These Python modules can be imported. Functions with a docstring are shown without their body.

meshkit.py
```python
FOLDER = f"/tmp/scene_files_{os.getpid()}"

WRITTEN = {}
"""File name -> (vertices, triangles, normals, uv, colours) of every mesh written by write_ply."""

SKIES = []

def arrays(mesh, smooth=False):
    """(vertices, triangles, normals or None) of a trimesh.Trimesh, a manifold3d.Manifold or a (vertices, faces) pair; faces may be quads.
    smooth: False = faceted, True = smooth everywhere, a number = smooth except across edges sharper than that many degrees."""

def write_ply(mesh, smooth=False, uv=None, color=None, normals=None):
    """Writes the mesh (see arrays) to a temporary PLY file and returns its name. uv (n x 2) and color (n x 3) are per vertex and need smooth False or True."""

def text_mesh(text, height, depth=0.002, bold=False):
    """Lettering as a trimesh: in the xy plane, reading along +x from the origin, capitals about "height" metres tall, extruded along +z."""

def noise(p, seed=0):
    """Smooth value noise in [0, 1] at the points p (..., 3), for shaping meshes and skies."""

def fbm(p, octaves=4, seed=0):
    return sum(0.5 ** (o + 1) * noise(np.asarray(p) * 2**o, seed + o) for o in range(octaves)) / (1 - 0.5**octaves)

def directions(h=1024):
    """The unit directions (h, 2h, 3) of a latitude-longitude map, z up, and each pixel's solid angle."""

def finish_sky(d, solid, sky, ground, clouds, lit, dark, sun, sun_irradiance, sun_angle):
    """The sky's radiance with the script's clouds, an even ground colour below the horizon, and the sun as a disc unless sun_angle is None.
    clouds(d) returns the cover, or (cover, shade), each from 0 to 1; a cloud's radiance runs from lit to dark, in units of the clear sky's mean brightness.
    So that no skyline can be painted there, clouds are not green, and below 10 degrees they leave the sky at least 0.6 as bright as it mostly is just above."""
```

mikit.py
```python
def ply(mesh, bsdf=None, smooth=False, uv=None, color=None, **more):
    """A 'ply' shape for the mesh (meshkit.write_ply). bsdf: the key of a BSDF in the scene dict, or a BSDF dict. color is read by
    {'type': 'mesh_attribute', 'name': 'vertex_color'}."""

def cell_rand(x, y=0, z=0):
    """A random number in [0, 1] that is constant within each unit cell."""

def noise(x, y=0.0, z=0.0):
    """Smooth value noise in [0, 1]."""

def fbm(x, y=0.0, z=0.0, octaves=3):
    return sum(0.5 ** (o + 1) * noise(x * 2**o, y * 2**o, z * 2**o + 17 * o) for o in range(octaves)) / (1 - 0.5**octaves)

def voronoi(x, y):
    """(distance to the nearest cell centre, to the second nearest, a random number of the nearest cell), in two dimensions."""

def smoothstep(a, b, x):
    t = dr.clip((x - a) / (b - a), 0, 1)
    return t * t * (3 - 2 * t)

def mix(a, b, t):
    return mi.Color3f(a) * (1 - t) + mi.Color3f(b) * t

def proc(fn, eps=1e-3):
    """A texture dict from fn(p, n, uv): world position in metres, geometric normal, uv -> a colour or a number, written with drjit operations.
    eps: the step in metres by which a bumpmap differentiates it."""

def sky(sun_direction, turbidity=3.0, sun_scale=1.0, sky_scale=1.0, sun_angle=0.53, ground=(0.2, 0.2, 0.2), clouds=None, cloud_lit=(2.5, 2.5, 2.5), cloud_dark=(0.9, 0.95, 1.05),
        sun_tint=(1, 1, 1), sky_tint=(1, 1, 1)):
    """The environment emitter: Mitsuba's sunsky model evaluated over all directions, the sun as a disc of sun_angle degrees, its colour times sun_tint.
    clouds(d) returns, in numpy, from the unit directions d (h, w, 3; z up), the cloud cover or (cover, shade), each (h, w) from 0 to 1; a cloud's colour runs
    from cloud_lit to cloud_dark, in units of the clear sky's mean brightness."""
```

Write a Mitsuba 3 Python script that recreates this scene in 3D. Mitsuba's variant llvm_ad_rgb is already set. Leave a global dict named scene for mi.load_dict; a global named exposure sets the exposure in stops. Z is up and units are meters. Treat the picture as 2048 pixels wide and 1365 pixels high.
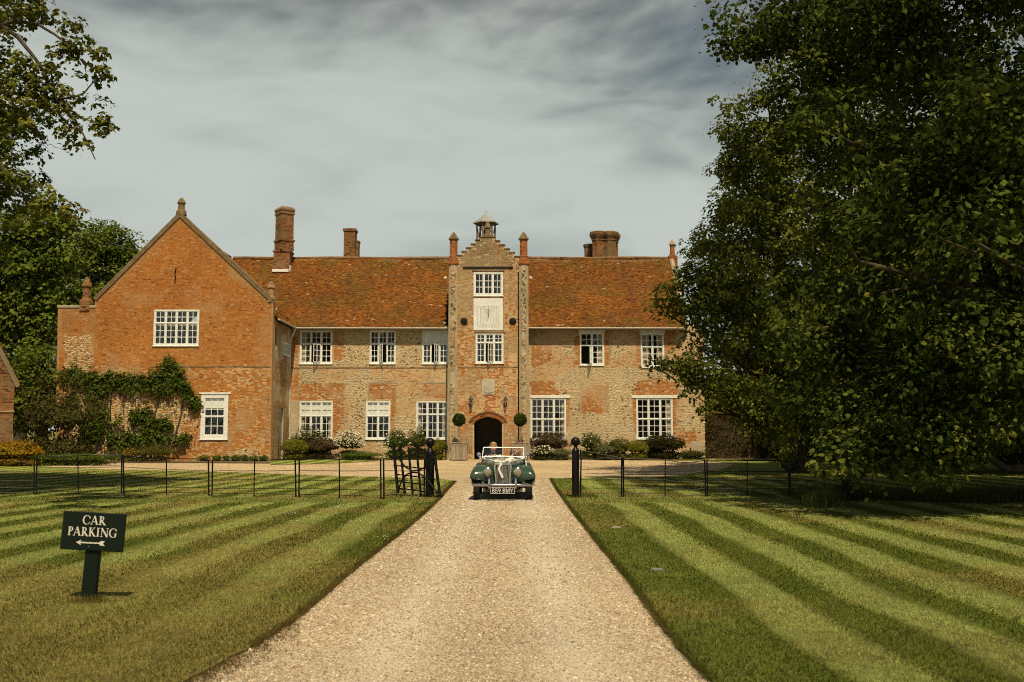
import math, random
import numpy as np, trimesh, shapely, drjit as dr, mitsuba as mi, mikit, meshkit
from shapely.geometry import Polygon, LineString, Point, box as sbox
from shapely.ops import unary_union
from mikit import noise, fbm, voronoi, cell_rand, smoothstep, mix

rng = np.random.default_rng(7)
random.seed(7)
scene, labels = {}, {}
T = mi.ScalarTransform4f

# ---------------------------------------------------------------- camera, sky, exposure
F, CX, CY, EYE = 1991.0, 1024.0, 682.5, 1.6
PITCH = math.radians(5.18)
CP, SP = math.cos(PITCH), math.sin(PITCH)
scene['camera'] = {'type': 'thinlens', 'fov': 2 * math.degrees(math.atan(1024 / F)), 'fov_axis': 'x', 'near_clip': 0.1, 'far_clip': 3000.0,
                   'aperture_radius': 0.006, 'focus_distance': 26.0,
                   'to_world': T().look_at(origin=[0, 0, EYE], target=[0, CP, EYE + SP], up=[0, 0, 1])}
exposure = 1.68


def sky_clouds(d):
    el = np.degrees(np.arcsin(np.clip(d[..., 2], -1, 1)))
    az = np.degrees(np.arctan2(d[..., 0], d[..., 1]))
    s = d * np.array([3.2, 3.2, 9.0])
    w = meshkit.fbm(s * 0.8 + 4, 4, 11)[..., None] - 0.5
    big = meshkit.fbm(s * 0.9 + w * 1.3, 5, 3) - 0.5
    mid = meshkit.fbm(s * 2.1 + w * 2.0 + 7, 6, 5) - 0.5
    tilt = np.stack([d[..., 0] * 26 + d[..., 2] * 22, d[..., 1] * 12, d[..., 2] * 66 - d[..., 0] * 16], -1)
    streak = meshkit.fbm(tilt + w * 9, 5, 8) - 0.5
    edge = 18.4 - 0.16 * np.clip(az, -40, 40) + 9 * big + 2.5 * mid      # top of the bright bank of cloud
    up = 1 / (1 + np.exp(-(el - edge) / 1.5))
    blue = np.exp(-(((az - 12.5) / 6.5) ** 2 + ((el - 20.5) / 4.2) ** 2))
    cover = (1 - up) * np.clip(1.0 + 0.6 * mid + 0.35 * big, 0, 1) + up * np.clip(0.80 + 1.0 * big + 0.6 * streak + 0.8 * mid - 0.46 * blue, 0, 1)
    shade = (1 - up) * np.clip(0.02 + 0.012 * np.abs(el - 13) - 0.5 * mid - 0.25 * big, 0, 1) + up * np.clip(0.50 + 0.035 * (el - 19) - 0.65 * streak - 0.7 * mid, 0, 1)
    return np.clip(cover, 0, 1), np.clip(shade, 0, 1)


SUN_AZ, SUN_EL = math.radians(9.0), math.radians(57.0)
SUN = [math.sin(SUN_AZ) * math.cos(SUN_EL), -math.cos(SUN_AZ) * math.cos(SUN_EL), math.sin(SUN_EL)]
scene['sky'] = mikit.sky(SUN, turbidity=3, sun_scale=1.0, sky_scale=0.50, clouds=sky_clouds, cloud_lit=(4.35, 4.75, 4.4), cloud_dark=(1.55, 1.62, 1.55),
                         sun_tint=(1.0, 0.95, 0.78), sky_tint=(1.12, 0.97, 0.72), ground=(0.1, 0.1, 0.06))


# ---------------------------------------------------------------- where a point of the photograph lies at a given depth
def at(u, v, Y):
    a, b = (u - CX) / F, (CY - v) / F
    t = Y / (CP - b * SP)
    return np.array([t * a, Y, EYE + t * (SP + b * CP)])


def gnd(u, v, z=0.0):
    a, b = (u - CX) / F, (CY - v) / F
    t = (z - EYE) / (SP + b * CP)
    return np.array([t * a, t * (CP - b * SP), z])


def ppm(Y):
    return F / Y


# ---------------------------------------------------------------- mesh helpers
class MB:
    """Collects shapes into one mesh with a colour per vertex."""

    def __init__(self):
        self.v, self.f, self.c, self.n = [], [], [], 0

    def mesh(self, v, f, col=(1, 1, 1)):
        v, f = np.asarray(v, float), np.asarray(f, int)
        if f.shape[1] == 4:
            f = np.vstack([f[:, [0, 1, 2]], f[:, [0, 2, 3]]])
        c = np.asarray(col, float)
        self.v.append(v); self.f.append(f + self.n); self.n += len(v)
        self.c.append(np.broadcast_to(c, (len(v), 3)) if c.ndim == 1 else c)
        return self

    def tri(self, m, col=(1, 1, 1)):
        return self.mesh(m.vertices, m.faces, col)

    def box(self, x0, x1, y0, y1, z0, z1, col=(1, 1, 1), M=None):
        v = np.array([[x, y, z] for x in (x0, x1) for y in (y0, y1) for z in (z0, z1)], float)
        if M is not None:
            v = v @ M[:3, :3].T + M[:3, 3]
        return self.mesh(v, [[0, 1, 3, 2], [4, 6, 7, 5], [0, 4, 5, 1], [2, 3, 7, 6], [0, 2, 6, 4], [1, 5, 7, 3]], col)

    def bev(self, x0, x1, y0, y1, z0, z1, b=0.01, col=(1, 1, 1), M=None):
        """A box with its edges chamfered."""
        pts = []
        for x, sx in ((x0, 1), (x1, -1)):
            for y, sy in ((y0, 1), (y1, -1)):
                for z, sz in ((z0, 1), (z1, -1)):
                    pts += [[x, y + sy * b, z + sz * b], [x + sx * b, y, z + sz * b], [x + sx * b, y + sy * b, z]]
        h = trimesh.Trimesh(pts).convex_hull
        v = h.vertices if M is None else h.vertices @ M[:3, :3].T + M[:3, 3]
        return self.mesh(v, h.faces, col)

    def tube(self, pts, radii, sides=6, col=(1, 1, 1), cap=True):
        p = np.asarray(pts, float)
        r = np.broadcast_to(np.asarray(radii, float), (len(p),))
        t = np.gradient(p, axis=0)
        t /= np.linalg.norm(t, axis=1, keepdims=True) + 1e-12
        ref = np.array([0, 0, 1.0]) if abs(t[:, 2]).mean() < 0.8 else np.array([0, 1.0, 0])
        a = np.cross(t, ref); a /= np.linalg.norm(a, axis=1, keepdims=True) + 1e-12
        b = np.cross(t, a)
        g = np.arange(sides) * 2 * np.pi / sides
        v = p[:, None] + r[:, None, None] * (np.cos(g)[None, :, None] * a[:, None] + np.sin(g)[None, :, None] * b[:, None])
        i, j = np.meshgrid(np.arange(len(p) - 1), np.arange(sides), indexing='ij')
        q = np.stack([i * sides + j, i * sides + (j + 1) % sides, (i + 1) * sides + (j + 1) % sides, (i + 1) * sides + j], -1).reshape(-1, 4)
        f = np.vstack([q[:, [0, 2, 1]], q[:, [0, 3, 2]]])
        v = v.reshape(-1, 3)
        if cap:
            n = len(v)
            v = np.vstack([v, p[:1], p[-1:]])
            k = np.arange(sides); e = (len(p) - 1) * sides
            f = np.vstack([f, np.stack([k * 0 + n, k, (k + 1) % sides], 1), np.stack([k * 0 + n + 1, e + (k + 1) % sides, e + k], 1)])
        return self.mesh(v, f, col)

    def lathe(self, prof, c=(0, 0, 0), sides=16, col=(1, 1, 1), axis='z', rot=0.0):
        """prof: (radius, height) pairs from the bottom up."""
        pr = np.asarray(prof, float)
        g = np.arange(sides) * 2 * np.pi / sides + rot
        v = np.stack([pr[:, 0, None] * np.cos(g), pr[:, 0, None] * np.sin(g), np.repeat(pr[:, 1, None], sides, 1)], -1).reshape(-1, 3)
        i, j = np.meshgrid(np.arange(len(pr) - 1), np.arange(sides), indexing='ij')
        f = np.stack([i * sides + j, i * sides + (j + 1) % sides, (i + 1) * sides + (j + 1) % sides, (i + 1) * sides + j], -1).reshape(-1, 4)
        if axis == 'y':
            v = v[:, [0, 2, 1]] * np.array([1, -1, 1])
        elif axis == 'x':
            v = v[:, [2, 0, 1]]
        return self.mesh(v + np.asarray(c, float), f, col)

    def prism(self, poly, y0, y1, col=(1, 1, 1)):
        """A shapely polygon in (x, z), extruded along y from y0 to y1."""
        for g in getattr(poly, 'geoms', [poly]):
            if g.is_empty or g.area < 1e-7:
                continue
            m = trimesh.creation.extrude_polygon(g, abs(y1 - y0), engine='earcut')
            v = np.array(m.vertices)[:, [0, 2, 1]] + np.array([0, min(y0, y1), 0])
            self.mesh(v, np.array(m.faces)[:, ::-1], col)
        return self

    def slab(self, poly, z0, z1, col=(1, 1, 1)):
        for g in getattr(poly, 'geoms', [poly]):
            m = trimesh.creation.extrude_polygon(g, z1 - z0, engine='earcut')
            self.mesh(np.array(m.vertices) + np.array([0, 0, z0]), m.faces, col)
        return self

    def get(self):
        return np.vstack(self.v), np.vstack(self.f), np.vstack(self.c)


def rotz(a, c=(0, 0, 0)):
    M = np.eye(4); M[0, 0] = M[1, 1] = math.cos(a); M[0, 1] = -math.sin(a); M[1, 0] = math.sin(a); M[:3, 3] = c
    return M


COUNT = {}


def numbered(name):
    n = COUNT.get(name, 0); COUNT[name] = n + 1
    return name if n == 0 else f'{name}_{n:03d}'


def thing(name, label, cat, group=None):
    k = numbered(name)
    labels[k] = {'label': label, 'category': cat}
    if group:
        labels[k]['group'] = group
    return k


def put(parent, name, mb, bsdf, smooth=False, color=False, label=None, kind=None):
    """One entry of the scene: a part of PARENT, or a thing of one mesh if PARENT is None."""
    key = numbered(f'{parent}__{name}') if parent else name
    if isinstance(mb, MB):
        v, f, c = mb.get()
    else:
        v, f, c = mb
    scene[key] = mikit.ply((v, f), bsdf, smooth, color=c if color else None)
    if label or kind:
        labels.setdefault(key, {})
        if label: labels[key]['label'] = label
        if kind: labels[key]['kind'] = kind
    return key


def structure(name, mb, bsdf, smooth=False, color=False, label=None):
    put(None, name, mb, bsdf, smooth, color)
    labels[name] = {'kind': 'structure', 'label': label or name.replace('_', ' '), 'category': name.replace('_', ' ')}


# ---------------------------------------------------------------- materials
def two(b):
    return {'type': 'twosided', 'bsdf': b}


def principled(col, rough=0.6, **kw):
    c = {'type': 'rgb', 'value': list(col)} if isinstance(col, (tuple, list)) else col
    return two({'type': 'principled', 'base_color': c, 'roughness': rough, **kw})


VC = {'type': 'mesh_attribute', 'name': 'vertex_color'}
scene['m_masonry'] = principled(VC, 0.95, specular=0.15)
scene['m_matte'] = principled(VC, 0.8, specular=0.25)
scene['m_satin'] = principled(VC, 0.45, specular=0.4)
scene['m_skin'] = principled(VC, 0.5, specular=0.4)
scene['m_leaf'] = {'type': 'principledthin', 'base_color': VC, 'roughness': 0.5, 'diff_trans': 0.55, 'eta': 1.35}
scene['m_grass'] = {'type': 'principledthin', 'base_color': VC, 'roughness': 0.75, 'diff_trans': 0.5, 'eta': 1.2}


def paint_fn(base, amt=0.1, sc=3.0):
    def fn(p, n, uv):
        k = fbm(p.x * sc, p.y * sc, p.z * sc, 3)
        streak = fbm(p.x * 14, p.y * 14, p.z * 1.5, 2)
        return mi.Color3f(*base) * (1 - amt + amt * 1.2 * k) * (1 - 0.5 * amt * streak)
    return fn


scene['m_white_paint'] = principled(mikit.proc(paint_fn((0.77, 0.82, 0.83), 0.12)), 0.5, specular=0.4)
scene['m_black_iron'] = principled(mikit.proc(paint_fn((0.006, 0.006, 0.006), 0.5, 9.0)), 0.40, specular=0.28)
scene['m_fence_iron'] = principled(mikit.proc(paint_fn((0.010, 0.009, 0.009), 0.5, 9.0)), 0.5, specular=0.3)
scene['m_lead'] = principled(mikit.proc(paint_fn((0.36, 0.38, 0.37), 0.3, 2.0)), 0.55, metallic=0.2)
scene['m_coping'] = principled(mikit.proc(paint_fn((0.27, 0.20, 0.115), .6, 5.0)), 0.95, specular=0.1)
scene['m_gutter'] = principled((0.36, 0.35, 0.32), 0.5)
scene['m_bright_metal'] = principled((0.62, 0.63, 0.62), 0.3, metallic=0.75)
scene['m_white_lead'] = principled((0.72, 0.74, 0.74), 0.6)
scene['m_curtain'] = principled(mikit.proc(paint_fn((0.62, 0.58, 0.46), 0.25, 5.0)), 0.9)
scene['m_blind'] = principled(mikit.proc(paint_fn((0.74, 0.78, 0.76), 0.08, 2.0)), 0.9)
scene['m_interior'] = principled((0.42, 0.38, 0.30), 0.9)
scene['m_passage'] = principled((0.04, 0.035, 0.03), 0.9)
scene['m_screen_frame'] = two({'type': 'roughconductor', 'material': 'Cr', 'alpha': 0.28})
scene['m_glass'] = {'type': 'thindielectric', 'int_ior': 1.5}
scene['m_chrome'] = two({'type': 'roughconductor', 'material': 'Cr', 'alpha': 0.06})
scene['m_green_paint'] = principled(mikit.proc(paint_fn((0.026, 0.060, 0.040), 0.12, 6.0)), 0.18, specular=0.55, clearcoat=0.8, clearcoat_gloss=0.92)
scene['m_rubber'] = principled((0.012, 0.012, 0.012), 0.8)
scene['m_lamp_glass'] = principled((0.34, 0.34, 0.27), 0.15, specular=0.8, metallic=0.4)
scene['m_ribbon'] = principled((0.66, 0.67, 0.66), 0.5, sheen=0.3)
scene['m_leather'] = principled((0.10, 0.06, 0.035), 0.5)
scene['m_sign_green'] = principled(mikit.proc(paint_fn((0.006, 0.014, 0.009), 0.35, 7.0)), 0.55, specular=0.2)
scene['m_sign_white'] = principled((0.62, 0.61, 0.56), 0.6)


def bark_fn(p, n, uv):
    k = fbm(p.x * 9, p.y * 9, p.z * 2.2, 4)
    moss = smoothstep(0.5, 0.75, fbm(p.x * 1.3 + 4, p.y * 1.3, p.z * 0.8, 3))
    return mix(mix((0.035, 0.028, 0.02), (0.11, 0.09, 0.065), k), (0.05, 0.06, 0.02), moss * 0.5)


def bark_h(p, n, uv):
    return 0.03 * fbm(p.x * 10, p.y * 10, p.z * 2.4, 3)


scene['m_bark'] = {'type': 'bumpmap', 'tex': mikit.proc(bark_h, 5e-3), 'bsdf': principled(mikit.proc(bark_fn), 0.95, specular=0.1), 'scale': 1.0}


def oak_fn(p, n, uv):
    g = fbm(p.x * 22, p.y * 22, p.z * 3.0, 3)
    b = cell_rand(dr.floor(p.x * 9.0), 1, 2)
    return mix((0.19, 0.155, 0.115), (0.40, 0.35, 0.27), g) * (0.8 + 0.35 * b)


scene['m_planter'] = principled(mikit.proc(oak_fn), 0.85, specular=0.2)


def deadoak_fn(p, n, uv):
    g = fbm(p.x * 20, p.y * 4, p.z * 20, 3)
    return mix((0.10, 0.085, 0.06), (0.27, 0.235, 0.17), g)


scene['m_timber'] = principled(mikit.proc(deadoak_fn), 0.9)


def stone_fn(p, n, uv):
    k = fbm(p.x * 3, p.y * 3, p.z * 3, 4)
    f = fbm(p.x * 25, p.y * 25, p.z * 25, 2)
    lich = smoothstep(0.55, 0.7, fbm(p.x * 2 + 7, p.y * 2, p.z * 2, 3))
    return mix(mix((0.25, 0.21, 0.14), (0.44, 0.40, 0.31), k), (0.26, 0.23, 0.10), lich * 0.5) * (0.85 + 0.3 * f)


scene['m_stone'] = principled(mikit.proc(stone_fn), 0.95, specular=0.1)
# ---------------------------------------------------------------- the ground
def px_line(pts, z=0.0):
    return [tuple(gnd(u, v, z)[:2]) for u, v in pts]


LAWN_Z = 0.024
left_edge = px_line([(505, 1290), (545, 1264), (592, 1236), (642, 1195), (690, 1152), (730, 1120), (772, 1088), (815, 1055), (850, 1025), (878, 999), (898, 976), (911, 963)], LAWN_Z)
far_left = px_line([(911, 962), (880, 958), (850, 957), (700, 953), (600, 950), (500, 946), (430, 944), (300, 940), (200, 938.5), (110, 935), (72, 929)], LAWN_Z)
right_edge = px_line([(1424, 1365), (1365, 1300), (1312, 1235), (1262, 1165), (1208, 1100), (1167, 1050), (1136, 1010), (1112, 977), (1101, 958)], LAWN_Z)
far_right = px_line([(1101, 957), (1180, 956), (1300, 955), (1360, 951), (1415, 944), (1452, 936), (1468, 929)], LAWN_Z)
lawn_left_poly = Polygon([(-2.1, 6.35), (-2.75, 5.6), (-4.3, 4.6), (-9, 3.2), (-40, 2), (-60, 20), (-60, 60), (-30, 52), (-24, 48.6)] + far_left[::-1] + left_edge[::-1]).buffer(0)
EDGE_RNG = np.random.default_rng(3)


def ragged(poly, step=0.07, amp=0.010):
    """Roughens a cut turf edge."""
    c = np.array(poly.exterior.segmentize(step).coords)[:-1]
    near = np.hypot(c[:, 0], c[:, 1]) < 34
    c += EDGE_RNG.normal(0, amp, c.shape) * near[:, None]
    return Polygon(c).buffer(0)


lawn_left_poly = ragged(lawn_left_poly)
verge_right_line = px_line([(1063, 919.5), (1130, 919), (1200, 919.5), (1330, 921), (1405, 922.5), (1440, 924)], LAWN_Z)
lawn_right_poly = ragged(Polygon([(2.6, 2.0)] + [(1.75, 4.0)] + right_edge + far_right + [verge_right_line[-1]] + [(11.6, 57.4), (40, 60), (60, 60), (60, 2)]).buffer(0))
verge_left_line = px_line([(541, 929.5), (600, 928.5), (700, 925.5), (770, 920.5), (892, 918.5)], LAWN_Z)


def stripe_s(x, y, lib):
    mx = np.maximum if lib == 'np' else dr.maximum
    sel = np.where if lib == 'np' else dr.select
    mn = np.minimum if lib == 'np' else dr.minimum
    sl = x / (1 + 0.008 * (18 - mn(y, 32)))
    return sel(x > 0, (x - 1.86) / 0.535, (sl + 3.05) / 0.55)


def stripe_light(x, y, wob, lib):
    """1 in the stripes mown away from the drive gate, 0 in the others."""
    fl = np.floor if lib == 'np' else dr.floor
    ab = np.abs if lib == 'np' else dr.abs
    mn, mx = (np.minimum, np.maximum) if lib == 'np' else (dr.minimum, dr.maximum)
    sel = np.where if lib == 'np' else dr.select
    s = stripe_s(x, y, lib) * 0.5 + wob
    t = ab(s - fl(s) - 0.5) * 2          # 1 at the middle of one stripe, 0 at the middle of the next
    k = mn(mx((0.5 - t) / 0.24 + 0.5, 0), 1)
    k = sel((x > 0) & (x < 1.86), 0.12, k)
    band = mn(mx(1 - ab(y - 23.2) / 1.1, 0), 1)   # the headland by the fence, mown crosswise
    band = mn(band * 2.5, 1)
    k = k * (1 - band) + band * 0.42
    worn = mn(mx((13.0 - y) / 5.0, 0), 1) * sel(x < 0, 0.8, 0.0)      # the thin dry turf nearest the camera shows hardly any stripes
    k = k * (1 - worn) + worn * 0.38
    return sel((x > 0) & (y > 36.5), 0.35, k)


def lawn_fn(p, n, uv):
    wob = (noise(p.x * 0.9, p.y * 0.5, 3) - 0.5) * 0.22
    k = stripe_light(p.x, p.y, wob, 'dr')
    a = fbm(p.x * 1.7, p.y * 1.7, 5, 4)
    f = fbm(p.x * 32, p.y * 20, 2, 3)
    dry = smoothstep(0.47, 0.72, fbm(p.x * 0.55 + 3, p.y * 0.45, 7, 4) + 0.30 * smoothstep(14.5, 6.0, p.y) * dr.select(p.x < 0, 1.0, 0.25))
    col = mix((0.062, 0.081, 0.013), (0.158, 0.186, 0.052), k)
    col = mix(col, (0.17, 0.130, 0.045), dry * 0.5)
    col = col * (0.62 + 0.4 * a + 0.42 * f)
    soil = mix((0.075, 0.050, 0.024), (0.17, 0.12, 0.06), f)
    return dr.select(n.z > 0.5, mi.Color3f(col), mi.Color3f(soil))


def lawn_h(p, n, uv):
    return 0.010 * fbm(p.x * 34, p.y * 34, 1, 2) + 0.01 * noise(p.x * 7, p.y * 7, 3)


scene['m_lawn'] = {'type': 'bumpmap', 'tex': mikit.proc(lawn_h, 4e-3), 'scale': 1.0, 'bsdf': principled(mikit.proc(lawn_fn), 0.95, specular=0.1)}


def gravel_fn(p, n, uv):
    d1, d2, r = voronoi(p.x * 66, p.y * 66)
    e1, e2, q = voronoi(p.x * 23 + 9, p.y * 23)
    big = fbm(p.x * 0.8, p.y * 0.5, 4, 4)
    c = mix((0.30, 0.236, 0.150), (0.59, 0.515, 0.385), smoothstep(0.1, 0.85, r))
    c = dr.select(r > 0.93, mi.Color3f(0.66, 0.62, 0.54), mi.Color3f(c))
    c = dr.select(r < 0.07, mi.Color3f(0.16, 0.10, 0.055), mi.Color3f(c))
    c = mix(c, mix((0.30, 0.23, 0.145), (0.58, 0.50, 0.38), q), 0.18)
    c = c * (1 - 0.45 * smoothstep(0.30, 0.62, d1))
    tr = dr.exp(-dr.square((dr.abs(p.x + 0.22) - 0.66) / 0.30)) * smoothstep(38, 30, p.y)
    c = mix(c, mi.Color3f(0.52, 0.49, 0.42), tr * 0.55)
    far = smoothstep(30, 40, p.y)
    c = mix(c, mi.Color3f(0.40, 0.315, 0.195) * (0.8 + 0.4 * fbm(p.x * 3, p.y * 3, 1, 3)), far * 0.7)
    return c * (0.70 + 0.42 * big)


def gravel_h(p, n, uv):
    d1, d2, r = voronoi(p.x * 66, p.y * 66)
    return 0.007 * (1 - dr.minimum(d1 * 1.3, 1)) + 0.02 * noise(p.x * 2.2, p.y * 1.2, 3)


scene['m_gravel'] = {'type': 'bumpmap', 'tex': mikit.proc(gravel_h, 2e-3), 'scale': 1.0, 'bsdf': principled(mikit.proc(gravel_fn), 0.95, specular=0.12)}


def field_fn(p, n, uv):
    k = fbm(p.x * 0.25, p.y * 0.25, 1, 4)
    return mix((0.05, 0.055, 0.012), (0.13, 0.125, 0.035), k)


scene['m_field'] = principled(mikit.proc(field_fn), 0.95)


def soil_fn(p, n, uv):
    return mix((0.035, 0.026, 0.015), (0.10, 0.078, 0.045), fbm(p.x * 9, p.y * 9, p.z * 9, 4))


scene['m_soil'] = principled(mikit.proc(soil_fn), 0.95)

structure('ground', MB().mesh([[-900, -300, -0.06], [900, -300, -0.06], [900, 1500, -0.06], [-900, 1500, -0.06]], [[0, 1, 2, 3]]), 'm_field', label='open field ground around the house')
structure('gravel_drive', MB().mesh([[-45, -8, 0], [14, -8, 0], [14, 64, 0], [-45, 64, 0]], [[0, 1, 2, 3]]), 'm_gravel', label='pale gravel drive and forecourt')
structure('lawn_left', MB().slab(lawn_left_poly, -0.03, LAWN_Z), 'm_lawn', label='striped lawn left of the drive')
structure('lawn_right', MB().slab(lawn_right_poly, -0.03, LAWN_Z), 'm_lawn', label='striped lawn right of the drive')
MAIN_Y, TOW_Y, GAB_Y = 57.5, 56.1, 52.9
structure('verge_left', MB().slab(Polygon([(-12.7, 57.4), (-4.9, 57.4)] + verge_left_line[::-1] + [(-12.7, 52.6)]).buffer(0), -0.03, LAWN_Z + 0.004), 'm_lawn', label='narrow grass verge under the front wall')
structure('verge_right', MB().slab(Polygon(verge_right_line + [(11.3, 57.4), (2.1, 57.4)]).buffer(0), -0.03, LAWN_Z + 0.008), 'm_lawn', label='narrow grass verge right of the porch tower')
structure('flower_bed', MB().slab(Polygon(px_line([(30, 926), (120, 928), (240, 926), (320, 927), (420, 927), (540, 928)]) + [(-12.8, 52.8), (-24.5, 52.8), (-27, 52)]).buffer(0), -0.02, 0.05), 'm_soil', label='planted bed along the gable wall')


# ---------------------------------------------------------------- grass blades and loose stones
def blades(x, y, z0, h, w, lean, col, up_jit=0.5):
    """One narrow triangle per blade."""
    n = len(x)
    a = rng.uniform(0, 2 * np.pi, n)
    d = np.stack([np.cos(a), np.sin(a), 0 * a], 1) * (w / 2)[:, None]
    base = np.stack([x, y, z0], 1)
    tip = base + np.stack([lean[:, 0] + rng.normal(0, up_jit, n), lean[:, 1] + rng.normal(0, up_jit, n), np.ones(n)], 1) * h[:, None]
    v = np.stack([base - d, base + d, tip], 1).reshape(-1, 3)
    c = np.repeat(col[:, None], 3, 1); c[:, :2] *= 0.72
    return v, np.arange(3 * n).reshape(-1, 3), c.reshape(-1, 3)


def grass_colour(x, y):
    p = np.stack([x, y, 0 * x], 1)
    wob = (meshkit.noise(p * [0.9, 0.5, 1] + [0, 0, 3]) - 0.5) * 0.22
    k = stripe_light(x, y, wob, 'np')
    dry = meshkit.fbm(p * [0.7, 0.55, 1] + [3, 0, 7], 4)
    near = np.clip((14.5 - y) / 8.5, 0, 1) * np.where(x < 0, 1.0, 0.3)
    dry = np.clip((dry + 0.34 * near - 0.52) / 0.24, 0, 1)
    fine = meshkit.fbm(p * 6.0, 3, 4)
    dark, light = np.array([0.070, 0.091, 0.015]), np.array([0.196, 0.230, 0.078])
    c = dark + (light - dark) * k[:, None]
    c = c + (np.array([0.20, 0.15, 0.055]) - c) * (dry * rng.uniform(0.15, 1.0, len(x)))[:, None]
    c *= (0.45 + 0.75 * fine + rng.uniform(-0.22, 0.25, len(x)))[:, None]
    return np.clip(c, 0.004, 0.6), k


def scatter(poly, y0, y1, dens):
    xm = 0.56 * y1 + 2.0
    n = int(dens * (2 * xm) * (y1 - y0))
    x, y = rng.uniform(-xm, xm, n), rng.uniform(y0, y1, n)
    keep = (np.abs(x) < 0.56 * y + 1.5) & shapely.contains_xy(poly, x, y)
    return x[keep], y[keep]


GRASS_BANDS = [(4.8, 8, 5200, .0046), (8, 11, 3400, .0056), (11, 15, 1900, .0074), (15, 20, 1000, .010), (20, 27, 460, .015), (27, 40, 150, .024)]
lawn_blades = MB()
both = unary_union([lawn_left_poly, lawn_right_poly])
for y0, y1, dens, w in GRASS_BANDS:
    x, y = scatter(both, y0, y1, dens)
    c, k = grass_colour(x, y)
    lean = np.stack([0 * x, np.where(k > 0.5, 0.7, -0.5)], 1)
    h = rng.uniform(0.014, 0.034, len(x)) * (1 + 0.9 * (rng.random(len(x)) < 0.06)) * (1 + 0.25 * np.clip((9 - y) / 4, 0, 1))
    lawn_blades.mesh(*blades(x, y, np.full(len(x), LAWN_Z - 0.004), h, np.full(len(x), w) * rng.uniform(.7, 1.3, len(x)), lean, c))
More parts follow.
